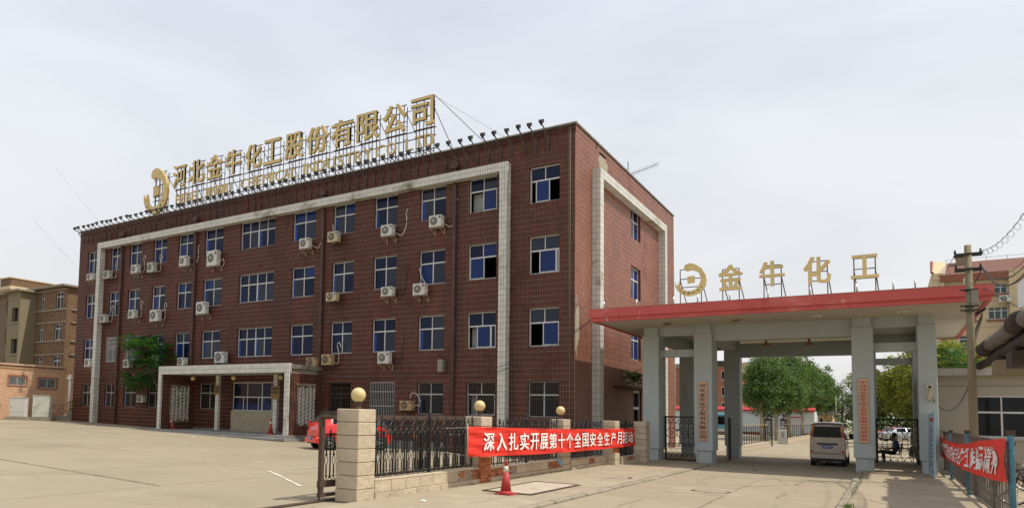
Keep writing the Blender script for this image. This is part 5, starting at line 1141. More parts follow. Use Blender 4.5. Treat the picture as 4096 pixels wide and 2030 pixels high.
bicycle('black bicycle standing close behind the near blue fence post', (14.35, -8.6, .05), 1.35, .12)
bicycle('black bicycle with a basket leaning farther along the right fence', (14.25, -6.0, .05), 1.15, .1)
bicycle('black bicycle behind the middle of the red banner fence', (14.2, -3.2, .05), 1.25, .1)
# ================================================================== SEATED GUARD, CHAIR, MOP
ch = thing('chair', 'slim dark metal-legged chair behind the right side gate', 'chair', (11.72, 10.1, 0))
m = MB(); m.bbox(-.22, .22, -.21, .21, .43, .47, .02); m.build('seat', 'black', ch)
m = MB(); m.bbox(.19, .23, -.20, .20, .55, .98, .01); m.build('backrest', 'black', ch)
for x, y in ((-.2, -.19), (-.2, .19)): m = MB(); m.tube([(x, y, .44), (x - .04, y, 0)], .013, 6); m.build('leg', 'iron', ch)
for y in (-.19, .19): m = MB(); m.tube([(.24, y, .98), (.20, y, .45), (.26, y, 0)], .013, 6); m.build('leg', 'iron', ch)
def person_seated(loc):
    t = thing('person', 'seated man in a blue short-sleeved shirt and dark trousers behind the right side gate', 'person', loc)
    V_ = [(0, 0, .52), (.06, 0, .70), (.07, 0, .90), (.03, 0, 1.08), (.0, 0, 1.15), (-.02, 0, 1.20), (-.02, 0, 1.28), (-.02, 0, 1.36),
          (-.05, -.11, .52), (-.42, -.13, .55), (-.40, -.13, .10), (-.52, -.14, .05), (-.05, .11, .52), (-.42, .12, .60), (-.70, .10, .55), (-.80, .10, .62),
          (.03, -.20, 1.03), (.03, -.26, .78), (-.22, -.20, .70), (-.31, -.17, .69), (.03, .20, 1.03), (.03, .25, .78), (-.22, .18, .70), (-.31, .14, .70)]
    E_ = [(0, 1), (1, 2), (2, 3), (3, 4), (4, 5), (5, 6), (6, 7), (0, 8), (8, 9), (9, 10), (10, 11), (0, 12), (12, 13), (13, 14), (14, 15), (3, 16), (16, 17), (17, 18), (18, 19), (3, 20), (20, 21), (21, 22), (22, 23)]
    R = [.14, .13, .155, .13, .06, .055, .095, .085, .10, .075, .045, .035, .10, .075, .05, .035, .065, .05, .036, .028, .065, .05, .036, .028]
    for hb, sy in ((19, -1), (23, 1)):
        hx, hy, hz = V_[hb]
        for k, (dy, ln) in enumerate(((-.03, .075), (-.01, .085), (.012, .08), (.032, .065))):
            i = len(V_); V_ += [(hx - .05, hy + dy, hz + .008), (hx - .05 - ln * .6, hy + dy, hz), (hx - .05 - ln, hy + dy * .9, hz - .02)]; E_ += [(hb, i), (i, i + 1), (i + 1, i + 2)]; R += [.011, .009, .008]
        i = len(V_); V_ += [(hx - .02, hy - sy * .045, hz), (hx - .06, hy - sy * .055, hz - .01)]; E_ += [(hb, i), (i, i + 1)]; R += [.011, .009]
    me = bpy.data.meshes.new('body'); me.from_pydata(V_, E_, []); o = link('body', me)
    md = o.modifiers.new('k', 'SKIN'); 
    for i, r in enumerate(R): me.skin_vertices[0].data[i].radius = (r, r)
    me.skin_vertices[0].data[0].use_root = True
    sb = o.modifiers.new('s', 'SUBSURF'); sb.levels = 1; bpy.context.view_layer.update()
    nm = bpy.data.meshes.new_from_object(o.evaluated_get(bpy.context.evaluated_depsgraph_get())); bpy.data.objects.remove(o)
    nm.materials.clear()
    for k in ('skin', 'shirt', 'trouser', 'black'): nm.materials.append(M[k])
    for p in nm.polygons:
        c = p.center; p.use_smooth = True
        if c.z > 1.12: k = 0
        elif c.z < .62 and not (abs(c.y) > .165 and c.z > .6): k = 2
        elif c.x < -.1 and c.z > .645 and abs(c.y) > .09: k = 0
        elif c.z >= .62 and c.x > -.13: k = 1 if not (c.z < .80 and abs(c.y) > .2) else 0
        else: k = 2
        if (c.x < -.44 and c.z < .12) or (c.x < -.76): k = 3
        p.material_index = k
    nm.name = 'body'; link('body', nm, t)
    m = MB(); prof = [(.001, .105), (.05, .10), (.085, .07), (.098, .02), (.095, -.03), (.085, -.05)]; m.lathe((.0, 0, 1.365), prof, 16, cap=False); m.build('hair', 'hair', t)
    for s in (-1, 1): m = MB(); m.lathe((-.02, s * .092, 1.29), [(.004, -.025), (.014, 0), (.004, .025)], 6); m.build('ear', 'skin', t)
    m = MB(); m.tube([(-.105, 0, 1.31), (-.128, 0, 1.275), (-.108, 0, 1.265)], [.008, .013, .008], 6); m.build('nose', 'skin', t)
    for s in (-1, 1): m = MB(); m.lathe((-.103, s * .035, 1.313), [(.003, -.006), (.010, 0), (.003, .006)], 6); m.build('eye', 'hair', t)
    m = MB(); m.box(-.112, -.104, -.022, .022, 1.235, 1.241); m.build('mouth', 'redink', t)
    return t
person_seated((11.68, 10.1, 0))
tb_ = thing('low_table', 'small low table with a pale cup in front of the seated guard', 'table', (10.95, 10.1, 0))
m = MB(); m.box(-.28, .28, -.3, .3, .50, .54); m.build('top', 'barkp', tb_)
for x in (-.24, .24):
    for y in (-.26, .26): m = MB(); m.box(x - .02, x + .02, y - .02, y + .02, 0, .5); m.build('leg', 'barkp', tb_)
mo = thing('mop', 'grey string mop drying upside down beside the right side gate', 'mop', (12.32, 7.85, 0))
m = MB(); m.tube([(0, 0, 0), (.03, .05, 1.0)], .014, 6); m.build('handle', 'barkp', mo)
m = MB()
for i in range(90):
    a = random.uniform(0, 2 * PI); r = random.uniform(.05, .21); m.tube([(.03, .05, .98), (.03 + r * .7 * math.cos(a), .05 + r * .6 * math.sin(a), .96 - r * .3), (.03 + r * math.cos(a), .05 + r * math.sin(a), random.uniform(.38, .62))], .009, 3, cap=False)
tag(m.build('strands', 'mop', mo), kind='stuff')
# ================================================================== GUARDHOUSE
gh = thing('guardhouse', 'low beige guardhouse with a flat parapet roof and a large white-framed window', 'guardhouse', (13, 4.7, 0))
m = MB(); gx = lambda x: x - 13; gy = lambda y: y - 4.7
hs = [(14.23, 15.75, 1.46, 3.06)]; GM = lambda s, z, d: (s - 13, -d, z)
wall_with_holes(m, GM, 12.99, 20, 0, 3.85, hs, .16, 0, 0); m.box(gx(12.99), gx(13.2), .17, gy(11), 0, 3.85); m.box(gx(12.99), gx(20), gy(10.8), gy(11), 0, 3.85); m.box(gx(19.8), gx(20), .1, gy(10.8), 0, 3.85); m.build('wall', 'greyw', gh)
m = MB(); m.box(gx(13.2), gx(19.8), 1.6, 1.7, 0, 3.8); m.build('inner_wall', 'dark', gh)
m = MB(); m.box(gx(12.92), gx(20.3), -.42, gy(11.2), 3.83, 4.11); m.build('parapet', 'greyl', gh)
m = MB(); m.box(gx(12.99), gx(20), -.018, -.001, 3.42, 3.45); m.build('render_line', 'coping', gh)
window(GM, 14.23, 15.75, 1.46, 3.06, panes=2, tr=.60, par=gh, dd=-.06, bw=.06, glass='tint')
m = MB(); m.box(gx(14.15), gx(15.85), -.08, 0, 1.38, 1.455); m.build('sill', 'greyl', gh)
# ================================================================== UTILITY POLE AND WIRES
up = thing('utility_pole', 'rust-streaked concrete utility pole with iron crossarms behind the right fence', 'utility pole', (13.58, -3.0, 0))
m = MB(); m.lathe((0, 0, 0), [(.118, -.1), (.118, .0), (.108, 2.5), (.098, 5), (.088, 7.48), (.0, 7.49)], 18, cap=False); m.build('shaft', 'pole', up)
for z, w2 in ((7.15, .34), (6.68, .33)):
    m = MB(); m.box(-w2, w2, -.16, -.12, z, z + .07); m.box(-w2, w2, .12, .16, z, z + .07); 
    for x in (-w2 + .02, w2 - .05): m.lathe((x, -.14, z + .07), [(.03, 0), (.04, .03), (.02, .06), (.03, .1), (.005, .12)], 8)
    m.build('crossarm', 'iron', up)
for z in (6.05, 5.55, 5.42): m = MB(); m.lathe((0, 0, z), [(.10, 0), (.12, .0), (.12, .045), (.10, .045)], 14, cap=False); m.box(-.24, .2, -.2, -.14, z, z + .04); m.build('clamp', 'iron', up)
m = MB(); m.box(.03, .2, -.2, -.10, 5.65, 6.05); m.build('junction_box', 'coping', up)
m = MB(); m.bar((.12, -.18, 5.30), (.35, -.3, 5.46), .06); m.build('bracket', 'iron', up)
def wire(pts, r, lb, nm='wire', coils=0, mt='wire'):
    m = MB(); m.tube(pts, r, 4); o = m.build(nm, mt); tag(o, lb, 'wire')
    if coils:
        q = MB()
        for i in range(coils):
            k = (i + .5) / coils * (len(pts) - 1); a = Vector(pts[int(k)]).lerp(Vector(pts[min(int(k) + 1, len(pts) - 1)]), k % 1)
            q.tube([(a.x + .07 * math.cos(t), a.y + .05 * math.cos(t), a.z - .08 + .08 * math.sin(t)) for t in [2 * PI * j / 8 for j in range(9)]], .005, 3, cap=False)
        q.build('wire_loop', mt, o)
    return o
wire(sagline((13.72, -3.14, 7.25), (13.92, -14, 6.9), -.02, 10) if False else sagline((13.85, -3.14, 7.26), (13.95, -12.4, 6.55), .28, 14), .009, 'looped wire rising from the pole top to the upper right corner', coils=10)
for k, (dz, sg_, lb) in enumerate(((0, .55, 'lowest'), (.12, .62, 'second'), (.2, .48, 'third'), (.3, .4, 'top'))):
    wire(sagline((13.88, -3.14, 6.75), (13.95, -12.4, 5.25 + dz), sg_, 14), .014 if k < 3 else .008, lb + ' strand of the drooping cable bundle between the pole and the right edge', coils=4 if k == 3 else 0)
wire(sagline((13.26, -3.14, 7.22), (12.8, 3.0, 6.45), .05, 6), .008, 'thin looped wire dropping from the pole crossarm onto the canopy', coils=2)
wire(sagline((13.9, -3.1, 6.72), (13.75, .5, 6.46), .1, 6), .014, 'thick wire hanging from the lower crossarm to the canopy corner')
wire(sagline((13.95, -1.1, 6.50), (14.7, -3.6, 5.35), .02, 8), .014, 'straight black cable from the canopy corner down to the pipe bundle')
for k, (x, y) in enumerate(((14.15, 8.0), (14.3, 8.0), (14.0, 7.6), (14.4, 8.5))):
    wire([(14.3 + k * .05, 2 + k * .6, 5.98), (14.15 + k * .03, 4.5, 5.2 - k * .05), (14.1 + k * .01, 5, 4.9), (14.3 + k * .12, 5.5, 4.12)], .016 if k < 2 else .009, ['leftmost', 'second', 'third', 'rightmost'][k] + ' of the dark cables hanging from the canopy edge to the guardhouse roof')
m = MB(); pts_ = [(random.gauss(0, .09), random.gauss(0, .09), random.gauss(0, .10)) for _ in range(14)]; 
for k in range(12): m.add([pts_[k], pts_[k + 1], pts_[k + 2]], [(0, 1, 2)])
tag(m.build('plastic_bag', 'white', loc=(13.60, -1.40, 6.62)), 'crumpled white plastic bag caught on the right corner of the red canopy', 'plastic bag')
# ================================================================== PIPE BRIDGE ON THE RIGHT
pbg = thing('pipe_bridge', 'bundle of lagged and bare dark pipes carried on a trestle at the right edge', 'pipe bridge', (14.3, -3, 0))
def pp(x, z, r, y0, y1, mt, nm='pipe', wob=.02):
    m = MB(); ys_ = np.arange(y0, y1 + .01, .35); m.tube([(x - 14.3 + random.uniform(-wob, wob), y + 3, z + random.uniform(-wob, wob)) for y in ys_], [r * random.uniform(.93, 1.06) for _ in ys_], 12); m.build(nm, mt, pbg)
pp(14.12, 4.42, .20, -17, -2.2, 'lag'); pp(14.10, 4.40, .235, -2.2, -.6, 'lagd'); pp(14.05, 4.42, .225, -9.3, -7.8, 'lagd'); pp(14.5, 4.28, .24, -17, -1.0, 'lagd'); pp(14.25, 4.05, .16, -17, -.6, 'lagd'); pp(14.75, 4.55, .18, -17, 0, 'lag'); pp(14.95, 4.1, .2, -17, .5, 'lagd')
m = MB(); m.tube([(14.1 - 14.3, -.7 + 3, 4.36), (14.02 - 14.3, .3 + 3, 4.24)], .06, 8); m.build('pipe_stub', 'band', pbg)
for y0 in (-16.5, -12, -7.8, -4.6): m = MB(); m.box(-.30, 1.2, y0 + 3, y0 + 4.1, 3.42, 3.80); m.build('cross_beam', 'lagd' if y0 < -4.7 else 'tan', pbg)
m = MB(); m.box(-.1, 1.1, 1.0, 1.2, 3.5, 3.9); m.build('cross_beam', 'lagd', pbg)
for x, y in ((.85, 1.1), (.75, -4.3), (.75, -9.0)): m = MB(); m.box(x - .06, x + .06, y - .06, y + .06, 0, 3.6); m.build('trestle_post', 'barkp', pbg)
m = MB(); m.tube([(-.0, 8.2, 4.13), (.12, 6.4, 4.22), (.42, 3.4, 4.3), (.5, 2.0, 4.1)], [.13, .15, .16, .16], 10); m.build('pipe', 'lagd', pbg)
m = MB(); m.add([(.26, -1.2, 5.30), (.8, -1.2, 5.6), (.8, -1.2, 6.6), (.26, -1.2, 5.98), (.26, -1.12, 5.30), (.8, -1.12, 5.6), (.8, -1.12, 6.6), (.26, -1.12, 5.98)], [(0, 1, 2, 3), (4, 5, 6, 7), (0, 1, 5, 4), (1, 2, 6, 5), (2, 3, 7, 6), (3, 0, 4, 7)]); m.build('grey_sheet', 'whitew', pbg)
m = MB(); m.bar((.5, -1.15, 3.6), (.5, -1.15, 5.6), .06); m.build('sheet_post', 'steel', pbg)
# ================================================================== TREES AND PLANTS
def leaf_quads(C, size, jit=.4, flat=.0):
    n = len(C); a = rng.normal(size=(n, 3)); a[:, 2] *= (1 - flat); a /= np.linalg.norm(a, axis=1)[:, None] + 1e-9
    b = rng.normal(size=(n, 3)); b -= (b * a).sum(1)[:, None] * a; b /= np.linalg.norm(b, axis=1)[:, None] + 1e-9
    s = size * rng.uniform(1 - jit, 1 + jit, size=(n, 1)); V = np.stack([C - a * s, C + b * s * .45, C + a * s, C - b * s * .45], 1)
    return V.reshape(-1, 3), np.arange(4 * n).reshape(n, 4)
def crown_points(blobs, ncl, per, rc):
    vol = np.array([b[3] * b[4] * b[5] for b in blobs]) ** .8; idx = rng.choice(len(blobs), ncl, p=vol / vol.sum()); B = np.array(blobs)[idx]
    d = rng.normal(size=(ncl, 3)); d /= np.linalg.norm(d, axis=1)[:, None]; r = rng.uniform(.35, 1.05, size=(ncl, 1)) ** .5
    cl = B[:, :3] + d * r * B[:, 3:6]
    P = np.repeat(cl, per, 0) + rng.normal(size=(ncl * per, 3)) * rc * np.array([1, 1, .7]); return cl, P
def tree_parts(blobs, ncl, per, rc, ls, tr, H0, Ht, lm_, bm_):
    cl, P = crown_points(blobs, ncl, per, rc); V, F = leaf_quads(P, ls)
    cm = npmesh('crown', V, F, lm_); m = MB(); n = 7; k = [(math.sin(i * 1.7) * tr * .5 * (i / n), math.cos(i * 2.1) * tr * .5 * (i / n), Ht * i / n) for i in range(n + 1)]
    m.tube(k, [tr * (1 - .78 * i / n) for i in range(n + 1)], 8); tm = m.mesh('trunk', bm_); m = MB()
    for c in cl[rng.choice(len(cl), min(34, len(cl)), replace=False)]:
        z0 = max(H0 * .75, min(Ht * .92, c[2] - .45 * math.hypot(c[0], c[1]) - .3)); a = Vector((0, 0, z0)); b = Vector(c); mid = a.lerp(b, .5) + Vector((0, 0, -.1)); m.tube([a, mid, b], [tr * .33, tr * .2, tr * .06], 5)
    return cm, tm, m.mesh('branches', bm_)
def plant_tree(pr_, lb, loc, rz=0, sc=1, cat='tree', grp=None, nm='tree'):
    t = thing(nm, lb, cat, loc, rz, grp); t.scale = (sc, sc, sc)
    for n_, me in zip(('crown', 'trunk', 'branches'), pr_): link(n_, me, t)
    return t
pop = []
for v in range(3):
    bl = [(0, 0, 4.6, 1.5, 1.5, 2.2)] + [(random.uniform(-1, 1), random.uniform(-1, 1), random.uniform(3.2, 6.8), random.uniform(.6, 1.0), random.uniform(.6, 1.0), random.uniform(.6, 1.1)) for _ in range(9)] + [(random.uniform(-.5, .5), random.uniform(-.5, .5), 7.4, .35, .35, .9), (random.uniform(-1.2, 1.2), random.uniform(-.5, .5), 6.4, .3, .3, .9), (random.uniform(-1.9, -1.4), 0, 4.2, .4, .4, .5), (random.uniform(1.4, 1.9), .3, 4.8, .4, .4, .6)]
    pop.append(tree_parts(bl, 300, 30, .21, .115, .13, 2.4, 7.2, 'leafp', 'barkp'))
for i, (x, y) in enumerate(((2.0, 42.6), (2.9, 45), (1.6, 47.5), (3.3, 49), (3.1, 54), (2.6, 60), (3.2, 67), (2.7, 75), (3.3, 84), (3.0, 95), (3.2, 107), (1.2, 56))):
    plant_tree(pop[i % 3], 'leafy green poplar number from the gate: ' + ['nearest, at the left', 'second, in front', 'third, behind the first pair', 'fourth, beside the road', 'fifth along the fence', 'sixth along the fence', 'seventh along the fence', 'eighth along the fence', 'ninth along the fence', 'tenth along the fence', 'farthest of the row', 'set back behind the row'][i] if False else 'leafy green poplar left of the road, ' + ['nearest and farthest left', 'second, with a bare pale trunk at the garage', 'third, behind the nearest pair', 'fourth, close to the road fence', 'fifth along the fence', 'sixth along the fence', 'seventh along the fence', 'eighth along the fence', 'ninth along the fence', 'tenth along the fence', 'farthest at the end of the row', 'set back behind the row'][i],
               (x, y, 0), i * 1.3, 1.0 + .05 * math.sin(i * 2.1) + (0.03 * i if i < 11 else 0), grp='poplars in a row left of the road')
wl = []
for v in range(2):
    bl = [(0, 0, 4.8, 2.1, 2.1, 2.6)] + [(random.uniform(-2, 2), random.uniform(-2, 2), random.uniform(2.4, 7.4), .8, .8, 1.1) for _ in range(9)]
    wl.append(tree_parts(bl, 420, 38, .26, .11, .20, 2.2, 7.4, 'leafw', 'bark'))
for i, (x, y, s_) in enumerate(((13.2, 47, 1.0), (17.2, 52, 1.05), (10.4, 80, 1.05), (14, 88, 1.2), (20.5, 58, 1.15), (24, 66, 1.2), (18, 74, 1.15), (15.0, 37, 1.12))):
    plant_tree(wl[i % 2], 'olive-green willow beyond the side gate, ' + ['nearest one directly behind the railings', 'right behind the far right column', 'far one on the left beside the road', 'far one behind the parked cars', 'behind the guardhouse roof', 'in front of the cream apartment block', 'middle distance behind the nearest', 'seen between the last column and the pole'][i], (x, y, 0), i * 1.9, s_, grp='willows beyond the right side gate')
dk = tree_parts([(0, 0, 5.6, 2.0, 2.0, 2.2), (-1.4, 0, 4.4, 1.2, 1.2, 1.0), (1.6, .4, 5.2, 1.2, 1.2, 1.3), (.2, 0, 8.2, .8, .8, .9), (-1.2, 0, 7.0, .8, .8, .8), (1.3, 0, 3.2, 1.2, 1.2, 1.0)], 190, 34, .24, .10, .22, 2.2, 8.2, 'leafd', 'bark')
for i, (x, y, s_) in enumerate(((5.2, 112, 1.0), (7.5, 104, .85), (8.8, 122, .95), (2.2, 135, .8), (10.8, 118, 1.0), (-2, 130, .85), (15, 125, 1.0))):
    plant_tree(dk, 'dark ragged tree at the far end of the road, ' + ['tallest, left of the red-lettered column', 'beside the grey lamp post', 'right behind the tallest one', 'behind the small pale house', 'hidden behind the red-lettered column', 'behind the poplar row end', 'far right behind the willows'][i], (x, y, 0), i * 2.2, s_, grp='dark trees at the road end')
tag(link('thicket', npmesh('thicket', *leaf_quads(rng.normal(size=(9000, 3)) * np.array([6, 2.5, 1.3]) + np.array([20, 80, 1.5]), .22), 'leafd')), 'shady green thicket of undergrowth behind the parked cars', 'thicket', kind='stuff')
tag(link('hedge', npmesh('hedge', *leaf_quads(rng.normal(size=(9000, 3)) * np.array([45, 6, 1.5]) + np.array([10, 160, 1.6]), .35), 'leafd')), 'dark green distant belt of trees and hedge closing the end of the road', 'hedge', kind='stuff')
g_ = rng.uniform(size=(3500, 3)) * np.array([3.0, 26, .9]) + np.array([8.6, 92, 0]); tag(link('roadside_shrub', npmesh('roadside_shrub', *leaf_quads(g_, .11), 'leafy')), 'bright green low bushes at the far right side of the road', 'bushes', kind='stuff')
# small ailanthus in front of the facade
def frond_mesh(L=1.0, n=11):
    m = MB(); P = [(L * i / n, 0, .16 * L * math.sin(PI * i / n * .9) - .20 * L * (i / n) ** 2) for i in range(n + 1)]
    m.tube(P, [.008 * (1 - .7 * i / n) for i in range(n + 1)], 3, cap=False)
    for i in range(2, n + 1):
        for s in (-1, 1):
            x, _, z = P[i]; l = L * .25 * (1 - .45 * abs(i / n - .45)); w_ = l * .24
            m.add([(x, 0, z), (x + l * .25 + w_, s * l * .5, z - l * .10), (x + l * .4, s * l, z - l * .38), (x + l * .25 - w_, s * l * .5, z - l * .10)], [(0, 1, 2, 3)])
    return m.mesh('frond', 'leafa')
fr_me = [frond_mesh(1.0, 11), frond_mesh(.8, 9)]
def ailanthus(lb, loc, crowns, trunk, cat='tree', nm='small_tree', fs=1.0, tr=.05):
    t = thing(nm, lb, cat, loc); m = MB(); m.tube(trunk, [tr * (1 - .5 * i / len(trunk)) for i in range(len(trunk))], 7); m.build('trunk', 'bark', t)
    for (x, y, z, n, s) in crowns:
        for k in range(n):
            a = 2 * PI * k / n * 1.0 + random.uniform(-.3, .3); o = link('frond', fr_me[k % 2], t, (x, y, z + random.uniform(-.1, .1))); o.rotation_euler = (random.uniform(-.3, .3), random.uniform(-.75, .35), a); o.scale = (s * fs * random.uniform(.8, 1.15),) * 3
    return t
ailanthus('small bright green feathery tree leaning in front of the left half of the office facade', (-29.3, -.9, .48),
          [(-1.4, 0, 5.9, 13, 1.35), (-.2, -.2, 5.6, 13, 1.4), (.9, 0, 5.1, 12, 1.3), (1.4, -.1, 4.4, 10, 1.1), (-.6, 0, 4.4, 12, 1.2), (-1.8, 0, 3.3, 12, 1.3), (-.6, -.2, 2.9, 12, 1.3), (.4, -.1, 3.4, 10, 1.1), (-1.2, -.2, 2.5, 9, 1.0), (-2.2, 0, 5.3, 9, 1.0), (.2, -.3, 4.9, 10, 1.2), (-.8, -.3, 5.2, 10, 1.2), (-1.0, -.4, 5.6, 12, 1.2), (.5, -.4, 5.5, 11, 1.2), (1.2, -.3, 4.8, 11, 1.2), (-1.6, -.3, 3.0, 12, 1.2), (-.2, -.4, 3.2, 12, 1.2), (-.3, -.3, 4.1, 12, 1.2), (.7, -.3, 4.2, 11, 1.2)],
          [(1.1, .5, 1.6), (1.0, .4, 2.4), (.5, .1, 3.0), (.2, 0, 3.8), (-.2, 0, 4.8), (-.6, 0, 5.6)], fs=.95)
ailanthus('little feathery shrub growing on the side door canopy', (.45, 7.6, 3.5), [(0, .1, .35, 9, .75), (0, -.3, .62, 8, .7), (.1, .3, .2, 7, .65)], [(0, 0, 0), (0, 0, .5)], 'shrub', 'shrub', tr=.02)
ailanthus('feathery green tree showing just above the guardhouse roof left of the pole', (13.9, 11.8, 0), [(0, 0, 5.1, 14, 1.0), (.5, .3, 4.7, 12, .9), (-.4, .4, 4.5, 10, .9), (.8, 0, 4.4, 10, .9)], [(0, 0, 0), (0, 0, 2.5), (.1, 0, 5.0)])
ailanthus('feathery green tree above the guardhouse roof at the right edge', (17.2, 12.5, 0), [(0, 0, 4.9, 12, .9), (.5, .3, 4.5, 12, .9), (-.6, .2, 4.5, 12, .8)], [(0, 0, 0), (0, 0, 2.5), (.1, 0, 4.6)])
ailanthus('leafy green shrub between the grey cabinet and the white vent pipe', (-39.6, .6, .68), [(-.3, 0, 1.0, 14, .9), (.3, .1, .9, 14, 1.0), (0, -.2, 1.3, 12, .8), (.8, .2, .8, 10, .8)], [(0, 0, 0), (0, 0, 1.2)], 'shrub', 'shrub')
# weeds along kerb and wall
def weeds(lb, cx, cy, sx, sy, n, h=.09):
    P = np.stack([rng.normal(cx, sx, n), rng.normal(cy, sy, n), np.full(n, .05)], 1); a = rng.uniform(0, 2 * PI, n); hh = rng.uniform(.4, 1.2, (n, 1)) * h
    d = np.stack([np.cos(a), np.sin(a), np.zeros(n)], 1); tip = P + np.array([0, 0, 1]) * hh + d * hh * .5; V = np.stack([P - d[:, [1, 0, 2]] * .006, P + d[:, [1, 0, 2]] * .006, tip], 1)
    o = link('weeds', npmesh('weeds', V, np.arange(3 * n).reshape(n, 3), 'grass')); tag(o, lb, 'weeds', kind='stuff')
weeds('tuft of green weeds at the kerb in the lower right foreground', 10.70, -12.2, .05, .3, 160, .10)
weeds('scattered weeds along the right kerb', 10.68, -6, .03, 2.6, 160)
weeds('thin weeds at the foot of the boundary wall', 2.42, -9, .04, 4, 500, .07)
# little flat bits of litter
for x, y, z, lb in ((3.3, -18.2, .05, 'small pale scrap of litter on the left pavement by the nearest wall'), (7.3, -.7, .0, 'dark pebble-like scrap on the road in the canopy shade'), (11.35, -3.2, .05, 'dark brick fragment on the right pavement'), (-19.5, -5.2, .31, 'small white scrap of paper before the porch steps'), (-38.3, -1.2, .64, 'white litter by the building foot at far left'), (4.9, -8.6, .05, 'grey crumpled scrap at the left kerb')):
    m = MB(); m.bbox(-.06, .06, -.04, .05, 0, .03, .012); tag(m.build('litter', 'white' if 'white' in lb or 'pale' in lb else 'rust', loc=(x, y, z)), lb, 'litter')
m = MB(); pts_ = [(random.gauss(0, .12), random.gauss(0, .05), random.gauss(0, .10)) for _ in range(14)]
for k in range(12): m.add([pts_[k], pts_[k + 1], pts_[k + 2]], [(0, 1, 2)])
tag(m.build('plastic_rag', 'poster', loc=(2.4, -8.1, .42)), 'crumpled blue and yellow plastic rag stuck under the fence near the third pillar', 'rag')

# ================================================================== LEFT BACKGROUND
# electrical cabinets
def cabinet(lb, x, y, w_, h, mt, rz=.62):
    t = thing('electrical_cabinet', lb, 'cabinet', (x, y, .66), rz, 'electrical cabinets beside the peach building')
    m = MB(); m.box(-w_ / 2 - .25, w_ / 2 + .25, -.35, .45, -.05, .27); m.build('plinth', 'tanc', t)
    m = MB(); m.bbox(-w_ / 2, w_ / 2, -.25, .3, .27, .27 + h, .02); m.build('body', mt, t)
    m = MB(); m.box(-w_ / 2 - .03, w_ / 2 + .03, -.29, .34, .27 + h, .31 + h); m.build('cap', mt, t)
    for z0, z1 in ((.29, .58), (.61, .22 + h)):
        m = MB(); m.box(-w_ / 2 + .03, w_ / 2 - .03, -.27, -.252, z0, z1); d_ = m.build('door', mt, t)
    m = MB(); m.box(-w_ / 2 + .12, -w_ / 2 + .2, -.28, -.27, .95, 1.0); m.build('handle', 'rust', t)
cabinet('white electrical cabinet, left of the pair beside the peach building', -41.25, -3.45, 1.15, 1.40, 'acw'); cabinet('taller greenish-grey electrical cabinet, right of the pair beside the peach building', -40.15, -2.25, 1.25, 1.58, 'cab')
an = thing('annex', 'single-storey peach brick building with red-trimmed mesh windows at the far left', 'building', (-43, -8, .7))
AM = lambda s, z, d: (d, s + 8, z - .7)
hs = [(-3.40, -2.06, 3.30, 3.98), (-1.04, .42, 3.16, 3.93)]
m = MB(); wall_with_holes(m, AM, -24, 1.23, .5, 4.86, hs, .12, 0, 0); m.box(-9, -.01, 9.1, 9.23, -.2, 4.16); m.box(-9, -.13, -16, 9.1, 3.9, 4.1); aw = m.build('wall', 'annexj', an)
T = []
for r in range(int((4.80 - .75) / .075)):
    z = .75 + r * .075
    if r % 1: continue
    y = -9 + (.12 if r % 2 else 0)
    while y < 1.2:
        y2 = min(y + .24, 1.22)
        if not any(y2 > a - .1 and y < b + .1 and z + .07 > c - .1 and z < d + .1 for a, b, c, d in hs): T.append((0, .010, y + .006 + 8, y2 - .006 + 8, z - .7 + .005, z - .7 + .070))
        y += .24
tag(link('brick', boxes_mesh('brick', T, 'annex'), aw), kind='stuff')
m = MB(); m.box(-.2, .10, -16, 9.3, 4.13, 4.25); m.build('coping', 'annex', an)
for a, b, c, d in hs:
    w1 = window(AM, a, b, c, d, panes=2, tr=.96, par=an, dd=-.05, bw=.05, glass='tint', frm='acw')
    m = MB(); 
    for p, q, r, s_ in ((a - .09, b + .09, d, d + .09), (a - .09, b + .09, c - .09, c), (a - .09, a, c, d), (b, b + .09, c, d)): mbx(m, AM, p, q, r, s_, -.01, .035)
    m.build('window_trim', 'orange', an)
    m = MB(); n = 12
    for i in range(-6, n): 
        for sgn in (1, -1):
            s0 = a + (b - a) * i / n; s1 = s0 + (d - c)
            A = [s0, c]; B = [s1, d]
            if sgn < 0: A, B = [s0, d], [s1, c]
            if A[0] < a: f = (a - A[0]) / (B[0] - A[0]); A = [a, A[1] + (B[1] - A[1]) * f]
            if B[0] > b: f = (b - A[0]) / (B[0] - A[0]); B = [b, A[1] + (B[1] - A[1]) * f]
            if A[0] < b and B[0] > a: m.bar(AM(A[0], A[1], .0), AM(B[0], B[1], .0), .008)
    tag(m.build('mesh_grille', 'alu', w1), kind='stuff')
wire(sagline((-42.85, -9, 5.12), (-42.85, .9, 4.75), .12, 12), .03, 'thick black cable hung along the top of the peach building')
vp_ = thing('vent_pipe', 'white vent pipe with a cross-shaped cap in front of the peach building', 'pipe', (-41.3, .6, .68))
m = MB(); m.tube([(0, 0, 0), (0, 0, 3.3)], .09, 8); m.build('pipe', 'white', vp_); m = MB(); m.box(-.28, .28, -.12, .12, 3.25, 3.42); m.lathe((0, 0, 3.42), [(.13, 0), (.11, .12), (.02, .18)], 8); m.build('cap', 'white', vp_)
lw = thing('garden_wall', 'low concrete wall with a swept-up curved end by the office corner', 'wall', (-41, -2, .66))
m = MB(); pts = [(0, 0), (2.05, 0)] + [(2.05, .40 + 1.05)] + [(1.92, 1.42)] + [(1.9 - .9 * math.sin(t), 1.3 - .88 * (1 - math.cos(t)) * 1.0) for t in [PI / 2 * i / 8 for i in range(9)]] + [(0, .36)]
pts = [(0, 0), (2.1, 0), (2.1, 1.45), (1.92, 1.45), (1.88, 1.2), (1.75, .85), (1.5, .58), (1.2, .42), (.9, .36), (0, .34)]
